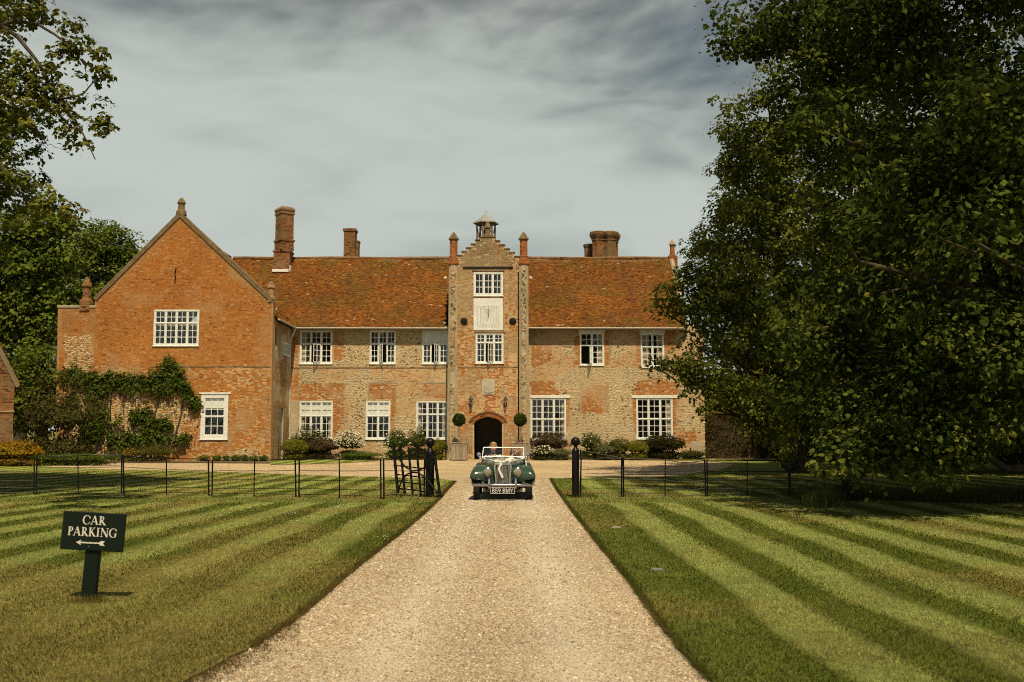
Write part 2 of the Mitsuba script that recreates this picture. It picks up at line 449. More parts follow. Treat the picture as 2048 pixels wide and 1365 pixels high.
# longer, browner grass hanging over the cut edges of the drive
edge_pts = []
for line in (left_edge, right_edge):
    L = LineString(line)
    s = rng.uniform(0, L.length, 20000)
    q = shapely.get_coordinates(shapely.line_interpolate_point(L, s))
    edge_pts.append(q + np.stack([rng.normal(0, 0.028, len(q)) + (-.012 if line is left_edge else .012), rng.normal(0, .02, len(q))], 1))
q = np.vstack(edge_pts)
q = q[shapely.contains_xy(both.buffer(.03), q[:, 0], q[:, 1])]
c, k = grass_colour(q[:, 0], q[:, 1])
brown = np.where(q[:, 0] < 0, .42, .15)[:, None]
c = c * (1 - brown) + brown * np.array([0.26, 0.17, 0.06]) * rng.uniform(0.3, 0.9, (len(q), 1))
lawn_blades.mesh(*blades(q[:, 0], q[:, 1], np.full(len(q), LAWN_Z - 0.01), rng.uniform(.02, .055, len(q)), np.full(len(q), 0.006), np.stack([np.where(q[:, 0] < 0, .5, -.5), -.1 + 0 * q[:, 0]], 1), c))
# at the near left the turf is worn and runs out into the gravel
m = 26000
q = np.array([gnd(*p)[:2] for p in zip(rng.uniform(250, 600, m), rng.uniform(1230, 1375, m))])
dd_ = shapely.distance(shapely.points(q), lawn_left_poly)
q = q[(dd_ > 0) & (dd_ < rng.gamma(1.2, .085, m)) & (meshkit.fbm(np.c_[q * 5, q[:, 0] * 0], 3, 3) > .42)]
c = np.array([0.15, 0.115, 0.04]) * rng.uniform(.5, 1.4, (len(q), 1))
lawn_blades.mesh(*blades(q[:, 0], q[:, 1], np.zeros(len(q)), rng.uniform(.012, .04, len(q)), np.full(len(q), 0.006), np.zeros((len(q), 2)), c, .8))
scene['lawn_grass'] = mikit.ply(lawn_blades.get()[:2], 'm_grass', False, color=lawn_blades.get()[2])
labels['lawn_grass'] = {'label': 'short mown grass of the striped lawns', 'category': 'grass', 'kind': 'stuff'}

OCT_V = np.array([[1, 0, 0], [-1, 0, 0], [0, 1, 0], [0, -1, 0], [0, 0, 1], [0, 0, -1]], float)
OCT_F = np.array([[0, 2, 4], [2, 1, 4], [1, 3, 4], [3, 0, 4], [2, 0, 5], [1, 2, 5], [3, 1, 5], [0, 3, 5]])


def lumps(x, y, z, r, col, flat=0.6, jit=0.35):
    n = len(x)
    v = OCT_V[None] * (r[:, None, None] * rng.uniform(1 - jit, 1 + jit, (n, 6, 1))) * np.array([1, 1, flat])
    a = rng.uniform(0, 6.28, n); ca, sa = np.cos(a)[:, None], np.sin(a)[:, None]
    v = np.stack([v[..., 0] * ca - v[..., 1] * sa, v[..., 0] * sa + v[..., 1] * ca, v[..., 2]], -1) + np.stack([x, y, z], 1)[:, None]
    return v.reshape(-1, 3), (OCT_F[None] + 6 * np.arange(n)[:, None, None]).reshape(-1, 3), np.repeat(col, 6, 0)


drive_poly = sbox(-8, 4, 4, 40).difference(both)
PEB = np.array([[0.41, 0.33, 0.225], [0.54, 0.465, 0.35], [0.35, 0.26, 0.165], [0.60, 0.57, 0.50], [0.24, 0.16, 0.10], [0.48, 0.39, 0.26], [0.62, 0.53, 0.39]])
peb = MB()
for y0, y1, dens, r0 in ((4.8, 8, 2600, .0058), (7, 12, 1500, .0075), (10, 18, 600, .0098), (14, 25, 230, .013), (20, 34, 80, .016)):
    x, y = scatter(drive_poly, y0, y1, dens)
    fade = np.minimum((y1 - y) / (.45 * (y1 - y0)), 1) * np.minimum((y - y0) / (.25 * (y1 - y0)) + (y0 < 5), 1)
    ok = rng.random(len(x)) < fade
    x, y = x[ok], y[ok]
    peb.mesh(*lumps(x, y, np.full(len(x), 0.002), r0 * rng.lognormal(0, 0.35, len(x)), PEB[rng.integers(0, 7, len(x))] * rng.uniform(.75, 1.15, (len(x), 1))))
v, f, c = peb.get()
scene['gravel_stones'] = mikit.ply((v, f), 'm_masonry', False, color=c)
labels['gravel_stones'] = {'label': 'loose pale gravel stones on the drive', 'category': 'gravel', 'kind': 'stuff'}

# daisies and pale fallen bits in the left lawn
DAISY = [(690, 1012), (583, 1046), (660, 1018), (712, 1046), (770, 1078), (905, 1084), (585, 1030), (640, 1010), (800, 1110), (455, 1032), (575, 1000)]
dz = MB()
for u, v_ in DAISY:
    g0 = gnd(u, v_, LAWN_Z)
    m = 7
    xx, yy = g0[0] + rng.normal(0, .10, m), g0[1] + rng.normal(0, .25, m)
    ok = shapely.contains_xy(both, xx, yy)
    if ok.any():
        dz.mesh(*lumps(xx[ok], yy[ok], np.full(ok.sum(), LAWN_Z + .03), np.full(ok.sum(), .013), np.full((ok.sum(), 3), .62), .4))
scene['daisies'] = mikit.ply(dz.get()[:2], 'm_matte', False, color=dz.get()[2])
labels['daisies'] = {'label': 'white daisies dotted over the left lawn', 'category': 'daisy', 'kind': 'stuff'}


def flat_stone(label, u, v_, w, h, col=(0.33, 0.32, 0.31)):
    g0 = gnd(u, v_, LAWN_Z)
    k = thing('flat_stone', label, 'stone', None)
    r = np.random.default_rng(int(u))
    pts = r.normal(0, 1, (60, 3)); pts /= np.linalg.norm(pts, axis=1)[:, None]
    pts = pts * [w / 2, w / 2 * .8, h] * r.uniform(.85, 1.1, (60, 1))
    hull = trimesh.Trimesh(pts).convex_hull
    mb = MB().mesh(hull.vertices + g0 + [0, 0, h * .15], hull.faces, np.array(col) * r.uniform(.8, 1.15, (len(hull.vertices), 1)))
    scene[k] = mikit.ply(mb.get()[:2], 'm_masonry', False, color=mb.get()[2])


flat_stone('grey flat stone set in the dark mown strip right of the drive', 1313, 1141, 0.17, 0.025, (.17, .17, .16))
flat_stone('small pale stone in the right lawn edge nearer the fence', 1233, 1056, 0.17, 0.022, (.24, .23, .20))
flat_stone('pale rounded stone lying under the open iron gate', 817, 986, 0.17, 0.12, (.36, .33, .25))
# ---------------------------------------------------------------- masonry
def rect_of(u0, v0, u1, v1, Y):
    a, b = at(u0, v1, Y), at(u1, v0, Y)
    return a[0], b[0], a[2], b[2]


def quads_block(x0, x1, z0, z1, d, col):
    """Bricks facing -y in a local frame (x, depth, z): a front face proud by d and four sides back to depth +0.004."""
    n = len(x0)
    j = rng.normal(0, 0.0022, (n, 8))
    X = np.stack([x0, x1, x1, x0, x0, x1, x1, x0], 1) + j
    Z = np.stack([z0, z0, z1, z1, z0, z0, z1, z1], 1) + rng.normal(0, 0.0018, (n, 8))
    Y = np.concatenate([np.repeat(-d[:, None], 4, 1), np.full((n, 4), 0.004)], 1)
    v = np.stack([X, Y, Z], -1).reshape(-1, 3)
    q = np.array([[0, 1, 2], [0, 2, 3], [4, 5, 1], [4, 1, 0], [1, 5, 6], [1, 6, 2], [2, 6, 7], [2, 7, 3], [4, 0, 3], [4, 3, 7]])
    f = (q[None] + 8 * np.arange(n)[:, None, None]).reshape(-1, 3)
    return v, f, np.repeat(col, 8, 0)


def bricks(poly, holes, colfn, keep=None, bw=0.225, bh=0.075, joint=0.012, proud=0.008):
    x0, z0, x1, z1 = poly.bounds
    rows = np.arange(math.floor(z0 / bh), math.ceil(z1 / bh))
    A, B, C, D = [], [], [], []
    for r in rows:
        if r % 2:
            xs = np.arange(x0 - bw, x1 + bw, bw)
            w = np.full(len(xs), bw)
        else:                                      # alternate courses of headers
            xs = np.arange(x0 - bw + bw * .25, x1 + bw, bw * .5)
            w = np.full(len(xs), bw * .5)
        A.append(xs); B.append(xs + w - joint); C.append(np.full(len(xs), r * bh)); D.append(np.full(len(xs), r * bh + bh - joint))
    A, B, C, D = map(np.concatenate, (A, B, C, D))
    sag = 0.012 * np.sin(A * 0.9) + 0.008 * np.sin(A * 2.3 + 1)
    C = C + sag; D = D + sag
    A, B = np.maximum(A, x0 + .001), np.minimum(B, x1 - .001)
    for h in holes:
        hx0, hx1, hz0, hz1 = h
        ov = (D > hz0 + .01) & (C < hz1 - .01)
        inside = ov & (A >= hx0 - .01) & (B <= hx1 + .01)
        lft = ov & ~inside & (A < hx0) & (B > hx0)
        rgt = ov & ~inside & (A < hx1) & (B > hx1)
        B = np.where(lft, hx0, B); A = np.where(rgt & ~lft, hx1, A)
        ok = ~inside & (B - A > .02)
        A, B, C, D = A[ok], B[ok], C[ok], D[ok]
    ok = (B - A > .02)
    for X in (A, B):
        for Z in (C, D):
            ok &= shapely.contains_xy(poly, X, Z)
    A, B, C, D = A[ok], B[ok], C[ok], D[ok]
    cx, cz = (A + B) / 2, (C + D) / 2
    if keep is not None:
        ok = keep(cx, cz)
        A, B, C, D, cx, cz = A[ok], B[ok], C[ok], D[ok], cx[ok], cz[ok]
    d = proud * rng.uniform(0.4, 1.3, len(A)) * np.where(rng.random(len(A)) < .05, -.2, 1)
    return quads_block(A, B, C, D, d, colfn(cx, cz))


def rubble(poly, holes, colfn, keep, s=0.115):
    x0, z0, x1, z1 = poly.bounds
    gx, gz = np.meshgrid(np.arange(x0, x1, s), np.arange(z0, z1, s * .78))
    gx = gx + (np.arange(gx.shape[0]) % 2)[:, None] * s * .5
    x, z = gx.ravel() + rng.normal(0, s * .17, gx.size), gz.ravel() + rng.normal(0, s * .13, gx.size)
    ok = shapely.contains_xy(poly, x, z) & keep(x, z)
    for hx0, hx1, hz0, hz1 in holes:
        ok &= ~((x > hx0 - .03) & (x < hx1 + .03) & (z > hz0 - .03) & (z < hz1 + .03))
    x, z = x[ok], z[ok]
    n = len(x)
    r = s * rng.uniform(.30, .60, n)
    a = np.arange(7) * 2 * np.pi / 7
    rr = r[:, None] * rng.uniform(.72, 1.2, (n, 7))
    ring = np.stack([x[:, None] + rr * np.cos(a) * 1.18, np.full((n, 7), .004), z[:, None] + rr * np.sin(a) * .82], -1)
    mid = np.stack([x[:, None] + .62 * rr * np.cos(a) * 1.18, -rng.uniform(.008, .03, (n, 7)), z[:, None] + .62 * rr * np.sin(a) * .82], -1)
    top = np.stack([x, -rng.uniform(.018, .036, n), z], -1)[:, None]
    v = np.concatenate([ring, mid, top], 1).reshape(-1, 3)
    i = np.arange(7); j = (i + 1) % 7
    q = np.vstack([np.stack([i, j, j + 7], 1), np.stack([i, j + 7, i + 7], 1), np.stack([i + 7, j + 7, i * 0 + 14], 1)])
    f = (q[None] + 15 * np.arange(n)[:, None, None]).reshape(-1, 3)
    return v, f, np.repeat(colfn(x, z), 15, 0)


def plane_y(vfc, Y):
    v, f, c = vfc
    return v + np.array([0, Y, 0]), f, c


def turned(vfc, origin, ang):
    """From the local frame (x along the wall, -y outward) to a wall turned by ang about z at origin."""
    v, f, c = vfc
    M = rotz(ang, origin)
    return v @ M[:3, :3].T + M[:3, 3], f, c


def fb(x, z, sc, seed=0, oc=4):
    return meshkit.fbm(np.stack([x * sc, z * sc, 0 * x + seed * 7.3], 1), oc, seed)


def sm(a, b, x):
    t = np.clip((x - a) / (b - a), 0, 1)
    return t * t * (3 - 2 * t)


def lerp(a, b, t):
    return np.asarray(a) + (np.asarray(b) - np.asarray(a)) * np.asarray(t)[:, None]


def orange_brick(x, z, seed=0):
    n = len(x)
    r = rng.random(n)
    c = lerp((0.305, 0.104, 0.020), (0.41, 0.162, 0.036), r)
    c = np.where((r > .96)[:, None], np.array([0.46, 0.22, 0.075]), c)
    c = np.where((r < .05)[:, None], np.array([0.21, 0.066, 0.02]), c)
    return c * (0.8 + 0.4 * fb(x, z, .5, seed))[:, None]


def pale_brick(x, z, seed=0):
    n = len(x)
    r = rng.random(n)
    c = lerp((0.42, 0.265, 0.135), (0.54, 0.395, 0.225), r)
    c = np.where((rng.random(n) < .08)[:, None], np.array([0.40, 0.17, 0.06]), c)
    c = np.where((rng.random(n) < .07)[:, None], np.array([0.24, 0.165, 0.095]), c)
    return c * (0.8 + 0.4 * fb(x, z, .6, seed + 2))[:, None]


def flint(x, z, seed=0):
    n = len(x)
    r = rng.random(n)
    c = lerp((0.40, 0.325, 0.185), (0.62, 0.54, 0.36), r)
    c = np.where((r < .15)[:, None], np.array([0.14, 0.11, 0.075]), c)
    c = np.where((rng.random(n) < .05)[:, None], np.array([0.40, 0.16, 0.05]), c)
    return c * (0.78 + 0.44 * fb(x, z, .5, seed + 4))[:, None]


def mortar_fn(p, n, uv):
    k = fbm(p.x * 1.1, p.y * 1.1, p.z * 1.1, 4)
    f = fbm(p.x * 12, p.y * 12, p.z * 12, 3)
    return mix((0.42, 0.325, 0.19), (0.55, 0.46, 0.31), k) * (0.72 + 0.5 * f)


def mortar_h(p, n, uv):
    return 0.02 * fbm(p.x * 9, p.y * 9, p.z * 9, 3)


scene['m_mortar'] = {'type': 'bumpmap', 'tex': mikit.proc(mortar_h, 5e-3), 'scale': 1.0, 'bsdf': principled(mikit.proc(mortar_fn), 0.95, specular=0.1)}


def brickmortar_fn(p, n, uv):
    f = fbm(p.x * 7, p.y * 7, p.z * 7, 3)
    return mix((0.33, 0.165, 0.06), (0.47, 0.31, 0.155), f)


scene['m_brick_mortar'] = principled(mikit.proc(brickmortar_fn), 0.95, specular=0.1)


def render_fn(p, n, uv):
    k = fbm(p.x * .9, p.y * .9, p.z * .9, 4)
    f = fbm(p.x * 10, p.y * 10, p.z * 6, 3)
    return mix((0.31, 0.25, 0.155), (0.54, 0.48, 0.35), k) * (0.75 + 0.45 * f)


scene['m_render'] = {'type': 'bumpmap', 'tex': mikit.proc(mortar_h, 5e-3), 'scale': 0.6, 'bsdf': principled(mikit.proc(render_fn), 0.95, specular=0.1)}


scene['m_pale_stone'] = principled(mikit.proc(paint_fn((0.60, 0.57, 0.48), .4, 4.0)), 0.95, specular=0.1)


def wall_panel(poly, holes, Y, thick=0.35):
    """The wall itself, with its openings cut through."""
    p = poly
    for x0, x1, z0, z1 in holes:
        p = p.difference(sbox(x0, z0, x1, z1))
    return MB().prism(p, Y, Y + thick)


def pxpoly(pts, Y):
    return Polygon([(at(u, v, Y)[0], at(u, v, Y)[2]) for u, v in pts])


# ---------------------------------------------------------------- windows
def window(parent, rc, Y, cols, lights, rows_top, rows_bot, split, face=0.05, name='window', blind=0.0, curtain=None, open_col=None, lintel=None, sill=True, fw=0.075, label=None, side=None, top_same=True):
    """A white timber window in a wall facing -y. split: height fraction of the transom from the top (0 = none)."""
    x0, x1, z0, z1 = rc
    W = numbered(f'{parent}__{name}')
    fy0, fy1 = Y - 0.012, Y + 0.075
    fr = MB()
    fr.bev(x0, x0 + fw, fy0, fy1, z0, z1, .008); fr.bev(x1 - fw, x1, fy0, fy1, z0, z1, .008)
    fr.bev(x0 + fw, x1 - fw, fy0 + .002, fy1, z1 - fw, z1, .008); fr.bev(x0 + fw, x1 - fw, fy0 + .002, fy1, z0, z0 + fw * 1.1, .008)
    if sill:
        fr.bev(x0 - .03, x1 + .03, Y - .075, Y + .02, z0 - .045, z0 - .002, .008)
    if lintel:
        fr.bev(x0 - lintel[0], x1 + lintel[1], Y - .055, Y + .02, z1 + .002, z1 + lintel[2], .01)
    ix0, ix1, iz0, iz1 = x0 + fw, x1 - fw, z0 + fw * 1.1, z1 - fw
    mw, bw = 0.06, 0.034
    cw = (ix1 - ix0 - (cols - 1) * mw) / cols
    zt = iz1 - split * (iz1 - iz0) if split else iz1
    for c in range(1, cols):
        xm = ix0 + c * cw + (c - 1) * mw
        fr.bev(xm, xm + mw, fy0 + .006, fy1 - .004, iz0 - .001, iz1 + .001, .006)
    if split:
        for c in range(cols):
            xa = ix0 + c * (cw + mw)
            fr.bev(xa, xa + cw, fy0 + .004, fy1 - .006, zt - .025, zt + .025, .006)
    labels[W] = {'label': label} if label else {}
    bars = MB()
    gy = Y + .045
    sashes = []
    for c in range(cols):
        xa = ix0 + c * (cw + mw); xb = xa + cw
        parts = [(zt + .025 if split else iz0, iz1, rows_top)] if rows_top else []
        if split:
            parts.append((iz0, zt - .025, rows_bot))
        for pi, (za, zb, rows) in enumerate(parts):
            op = open_col is not None and c == open_col[0] and (pi == len(parts) - 1)
            M = None
            if op:      # a casement swung out on its hinge
                hx = xa if open_col[1] < 0 else xb
                M = rotz(open_col[2], (hx, Y - .005, 0)) @ rotz(0, (-hx, -gy, 0))
            b = MB() if op else bars
            st = .036
            b.box(xa, xa + st, gy - .02, gy + .018, za, zb, M=M); b.box(xb - st, xb, gy - .02, gy + .018, za, zb, M=M)
            b.box(xa + st, xb - st, gy - .021, gy + .017, zb - st, zb, M=M); b.box(xa + st, xb - st, gy - .021, gy + .017, za, za + st, M=M)
            pxs = np.linspace(xa + st, xb - st, lights + 1); pzs = np.linspace(za + st, zb - st, rows + 1)
            for k in range(1, lights):
                b.box(pxs[k] - bw / 2, pxs[k] + bw / 2, gy - .018, gy + .012, za + st, zb - st, M=M)
            for k in range(1, rows):
                b.box(xa + st, xb - st, gy - .016, gy + .010, pzs[k] - bw / 2, pzs[k] + bw / 2, M=M)
            for i in range(lights):
                for j in range(rows):
                    if side == 'skip_glass':
                        continue
                    tilt = rng.normal(0, .0025, 4)
                    pv = np.array([[pxs[i], gy + tilt[0], pzs[j]], [pxs[i + 1], gy + tilt[1], pzs[j]], [pxs[i + 1], gy + tilt[2], pzs[j + 1]], [pxs[i], gy + tilt[3], pzs[j + 1]]])
                    if M is not None:
                        pv = pv @ M[:3, :3].T + M[:3, 3]
                    put(W, 'pane', MB().mesh(pv, [[0, 1, 2, 3]]), 'm_glass')
            if op:
                put(W, 'casement', b, 'm_white_paint')
    put(W, 'frame', fr, 'm_white_paint')
    put(W, 'glazing_bars', bars, 'm_white_paint')
    if blind:
        put(W, 'blind', MB().bev(ix0 - .01, ix1 + .01, Y + .10, Y + .115, iz1 - blind * (iz1 - iz0), iz1 + .02, .004).bev(ix0, ix1, Y + .088, Y + .10, iz1 - .62 * blind * (iz1 - iz0) - .02, iz1 - .62 * blind * (iz1 - iz0), .004), 'm_blind')
    if curtain:
        for a, b_ in curtain:
            n = 24
            xs = np.linspace(ix0 + a * (ix1 - ix0), ix0 + b_ * (ix1 - ix0), n)
            ys = Y + .16 + .03 * np.sin(np.arange(n) * 1.9) + .01 * np.sin(np.arange(n) * .7)
            vv = np.concatenate([np.stack([xs, ys, np.full(n, iz0 - .02)], 1), np.stack([xs, ys, np.full(n, iz1 + .02)], 1)])
            i = np.arange(n - 1)
            put(W, 'curtain', MB().mesh(vv, np.stack([i, i + 1, i + 1 + n, i + n], 1)), 'm_curtain', smooth=True)
    return W


# ---------------------------------------------------------------- roof tiles
def tile_roof(p00, p10, p11, p01, colfn, inside=None, w=0.165, h=0.105):
    """Plain tiles on the slope with eaves p00-p10 and ridge p01-p11; courses overlap like a stair of thin slabs."""
    p00, p10, p11, p01 = map(np.asarray, (p00, p10, p11, p01))
    ex = p10 - p00; L = np.linalg.norm(ex); ex = ex / L
    up = p01 - p00; up = up - ex * (up @ ex); H = np.linalg.norm(up); up = up / H
    nn = np.cross(ex, up)
    if nn[2] < 0: nn = -nn
    rows = int(H / h)
    S, R = np.meshgrid(np.arange(int(L / w) + 1), np.arange(rows))
    s = (S * w - (R % 2) * w * .5).ravel(); t = (R * h).ravel()
    s = s + rng.normal(0, .004, s.size); t = t + rng.normal(0, .006, s.size) + .018 * np.sin(s * 1.3 + t * .5)
    wave = 0.035 * np.sin(s * .55 + 1) * np.sin(t * .8) + 0.02 * np.sin(s * 1.4 + t) + rng.normal(0, .004, s.size)
    ok = (s > -w) & (s < L)
    if inside is not None:
        c = p00 + ex * (s + w / 2)[:, None] + up * (t + h / 2)[:, None]
        ok &= inside(c)
    s, t, wave = s[ok], t[ok], wave[ok]
    n = len(s)
    a, b = np.maximum(s, 0), np.minimum(s + w - .006, L)
    lift = .020 * rng.uniform(.75, 1.4, n)
    def P(x, y, z):
        return p00 + ex * x[:, None] + up * y[:, None] + nn * z[:, None]
    lt, rt = rng.normal(0, .003, n), rng.normal(0, .003, n)
    v = np.stack([P(a, t, wave + lift + lt), P(b, t, wave + lift + rt), P(b, t + h * 1.25, wave + .004), P(a, t + h * 1.25, wave + .004), P(a, t, wave - .01), P(b, t, wave - .01)], 1)
    f = np.array([[0, 1, 2], [0, 2, 3], [4, 5, 1], [4, 1, 0], [5, 2, 1], [4, 0, 3]])
    f = (f[None] + 6 * np.arange(n)[:, None, None]).reshape(-1, 3)
    c = colfn(a, t, H)
    return v.reshape(-1, 3), f, np.repeat(c, 6, 0)


def tile_colour(orange=0.5, moss_side=None):
    def fn(s, t, H):
        n = len(s)
        r = rng.random(n)
        a = fb(s, t, .35, 21); b = fb(s, t, 1.4, 22); m = fb(s, t, .8, 23)
        c = lerp((0.135, 0.053, 0.014), (0.255, 0.100, 0.021), np.clip(.55 * r + .9 * (a - .3) + (orange - .5), 0, 1))
        c = np.where((r > .88)[:, None], c * np.array([1.25, 1.35, 1.2]), c)
        c = np.where((rng.random(n) < .16)[:, None], c * .55, c)
        moss = sm(.46, .66, m + .14 * (rng.random(n) - .5) + .10 * sm(.5, 0, t / H))
        c = lerp3(c, np.array([0.125, 0.076, 0.017]) * (.6 + .8 * r[:, None]), moss * .62)
        grime = sm(.52, .7, b) * .6
        c = lerp3(c, np.array([0.085, 0.050, 0.026]), grime * .65)
        lich = (rng.random(n) < .003 + .03 * sm(.14, .0, t / H) * (a > .5))
        c = np.where(lich[:, None], np.array([0.32, 0.27, 0.17]), c)
        ridge = sm(.93, 1.0, t / H) * (fb(s, t, .9, 25) > .5)
        return lerp3(c, np.array([0.30, 0.24, 0.13]), ridge * .6)
    return fn


def lerp3(a, b, t):
    return a + (b - a) * np.asarray(t)[:, None]
# ---------------------------------------------------------------- the manor house
def make_brick(a, b, mortar, dark=0.1, grey=0.0):
    def cell(p, n):
        u = p.x * -n.y + p.y * n.x
        row = dr.floor(p.z / 0.075)
        uu = u / 0.225 + 0.5 * (row - 2 * dr.floor(row / 2))
        col = dr.floor(uu)
        return uu - col, p.z / 0.075 - row, col, row

    def fn(p, n, uv):
        fu, fv, c, r = cell(p, n)
        k = cell_rand(c, r, dr.floor(n.x * 3) + 5)
        big = fbm(p.x * .9, p.y * .9, p.z * .9, 4)
        col = mix(a, b, k)
        col = dr.select(k < dark, col * 0.5, col)
        m = dr.maximum(smoothstep(0.94, 0.97, fu), smoothstep(0.82, 0.88, fv))
        col = mix(col, mortar, m)
        col = mix(col, (0.20, 0.165, 0.10), smoothstep(0.4, 0.7, fbm(p.x * 1.6 + 9, p.y * 1.6, p.z * 1.6, 4)) * grey)
        return col * (0.65 + 0.6 * big)

    def h(p, n, uv):
        fu, fv, c, r = cell(p, n)
        return -0.008 * dr.maximum(smoothstep(0.92, 0.97, fu), smoothstep(0.80, 0.88, fv)) + 0.01 * fbm(p.x * 14, p.y * 14, p.z * 14, 2)
    return {'type': 'bumpmap', 'tex': mikit.proc(h, 4e-3), 'scale': 1.0, 'bsdf': principled(mikit.proc(fn), 0.95, specular=0.1)}


scene['m_brick_red'] = make_brick((0.25, 0.075, 0.022), (0.40, 0.14, 0.045), (0.34, 0.24, 0.13))
scene['m_brick_brown'] = make_brick((0.15, 0.065, 0.026), (0.29, 0.135, 0.055), (0.25, 0.18, 0.10), .15, .55)
scene['m_brick_grey'] = make_brick((0.24, 0.14, 0.07), (0.38, 0.27, 0.15), (0.32, 0.26, 0.16), .15, .8)

H = thing('manor_house', 'long red brick and flint manor house with gabled wing, porch tower and orange tiled roof', 'house')
WX0, WX1 = -12.8, at(1408, 760, MAIN_Y)[0]
TX0, TX1 = at(897, 720, TOW_Y)[0], at(1056, 720, TOW_Y)[0]
EAVES = at(740, 655, 57.0)[2]

R = {k: rect_of(*v, MAIN_Y) for k, v in dict(
    W1=(599, 661, 665, 728), W2=(739, 661, 792, 728), W3=(844, 661, 897, 728), W4=(598, 803, 666, 879), W5=(731, 803, 781, 879), W6=(832, 803, 898, 879),
    W7=(1160, 665, 1208, 731), W8=(1282, 667, 1328, 735), W9=(1061, 797, 1132, 880), W10=(1273, 797, 1345, 879)).items()}
RT = {k: rect_of(*v, TOW_Y) for k, v in dict(T1=(947, 544, 1006, 592), T2=(951, 667, 1007, 727)).items()}
RG = {k: rect_of(*v, GAB_Y) for k, v in dict(G1=(306, 620, 399, 692), G2=(400, 789, 457, 879)).items()}

# ---- main range: brick patches among flint rubble
ORANGE = unary_union([pxpoly(p, MAIN_Y) for p in (
    [(666, 662), (689, 662), (687, 716), (668, 722)], [(597, 767), (690, 767), (689, 803), (597, 803)], [(667, 803), (686, 803), (683, 872), (667, 872)],
    [(738, 768), (792, 770), (792, 800), (738, 800)], [(781, 800), (793, 800), (791, 866), (781, 866)], [(846, 768), (890, 768), (890, 798), (852, 796)],
    [(580, 672), (598, 672), (598, 800), (582, 800)], [(1060, 690), (1104, 690), (1102, 722), (1060, 740)], [(1060, 765), (1104, 762), (1123, 791), (1060, 793)],
    [(1148, 672), (1161, 672), (1161, 732), (1148, 732)], [(1208, 655), (1223, 655), (1221, 730), (1208, 732)], [(1270, 665), (1284, 665), (1284, 734), (1271, 734)],
    [(1162, 772), (1216, 772), (1216, 827), (1162, 827)], [(1275, 763), (1320, 757), (1357, 769), (1358, 792), (1262, 792)], [(1131, 797), (1141, 797), (1139, 862), (1131, 862)],
    [(1344, 797), (1353, 797), (1351, 870), (1344, 870)], [(1357, 862), (1390, 861), (1388, 886), (1357, 886)], [(1263, 797), (1274, 797), (1274, 866), (1266, 866)],
    [(1328, 660), (1350, 660), (1350, 700), (1328, 700)])])
PALE = unary_union([pxpoly(p, MAIN_Y) for p in (
    [(580, 655), (600, 655), (600, 900), (580, 900)], [(1060, 655), (1160, 655), (1160, 735), (1060, 790)], [(1208, 655), (1284, 655), (1284, 735), (1208, 735)],
    [(735, 764), (892, 764), (892, 803), (735, 803)], [(665, 803), (700, 803), (700, 900), (660, 900)], [(640, 735), (720, 735), (700, 765), (640, 765)], [(770, 735), (890, 735), (890, 765), (770, 765)],
    [(1060, 740), (1115, 740), (1110, 770), (1060, 770)], [(1345, 790), (1410, 790), (1410, 905), (1345, 905)], [(1330, 655), (1410, 655), (1410, 720), (1330, 720)],
    [(1060, 882), (1140, 882), (1140, 920), (1060, 920)], [(660, 880), (900, 880), (900, 920), (660, 920)], [(790, 800), (835, 800), (835, 830), (790, 830)])])


def jig(x, z, amp=.22):
    return x + amp * (fb(x, z, 2.2, 31) - .5), z + amp * (fb(x, z, 2.2, 32) - .5)


def in_orange(x, z):
    return shapely.contains_xy(ORANGE, *jig(x, z))


def in_brick(x, z):
    return in_orange(x, z) | (shapely.contains_xy(PALE, *jig(x, z, .6)) & (fb(x, z, 1.1, 33) > .36)) | (fb(x, z, .9, 34) > .69)


def limewash(x, z):
    return sm(.47, .66, fb(x, z, .7, 60)) * (.5 + .7 * fb(x, z, 5, 62))


def main_brick(x, z):
    o = in_orange(x, z) & (rng.random(len(x)) < .92)
    c = np.where(o[:, None], orange_brick(x, z, 3), pale_brick(x, z, 3))
    return lerp3(c, np.array([0.56, 0.48, 0.325]), limewash(x, z) * .38)


def main_flint(x, z):
    c = lerp3(flint(x, z, 6), np.array([0.60, 0.53, 0.37]), limewash(x, z) * .6)
    band = sm(5.45, 5.2, z) * sm(4.2, 4.6, z)          # greyer lime washed band between the storeys
    return lerp3(c, np.array([0.44, 0.385, 0.275]), band * .45)


main_poly = sbox(WX0, 0, WX1, EAVES + .15).difference(sbox(TX0 + .36, -1, TX1 - .36, 20))
holes = list(R.values())
put(H, 'main_wall', wall_panel(main_poly, holes, MAIN_Y), 'm_mortar')
mm = MB().mesh(*plane_y(bricks(main_poly, holes, main_brick, in_brick, proud=.007), MAIN_Y))
put(H, 'brickwork', mm, 'm_masonry', color=True, kind='stuff', label='patches of old orange and pale brick in the front wall')
mm = MB().mesh(*plane_y(rubble(main_poly, holes, main_flint, lambda x, z: ~in_brick(x, z)), MAIN_Y))
put(H, 'flint_rubble', mm, 'm_masonry', color=True, kind='stuff', label='cream flint rubble of the front wall')
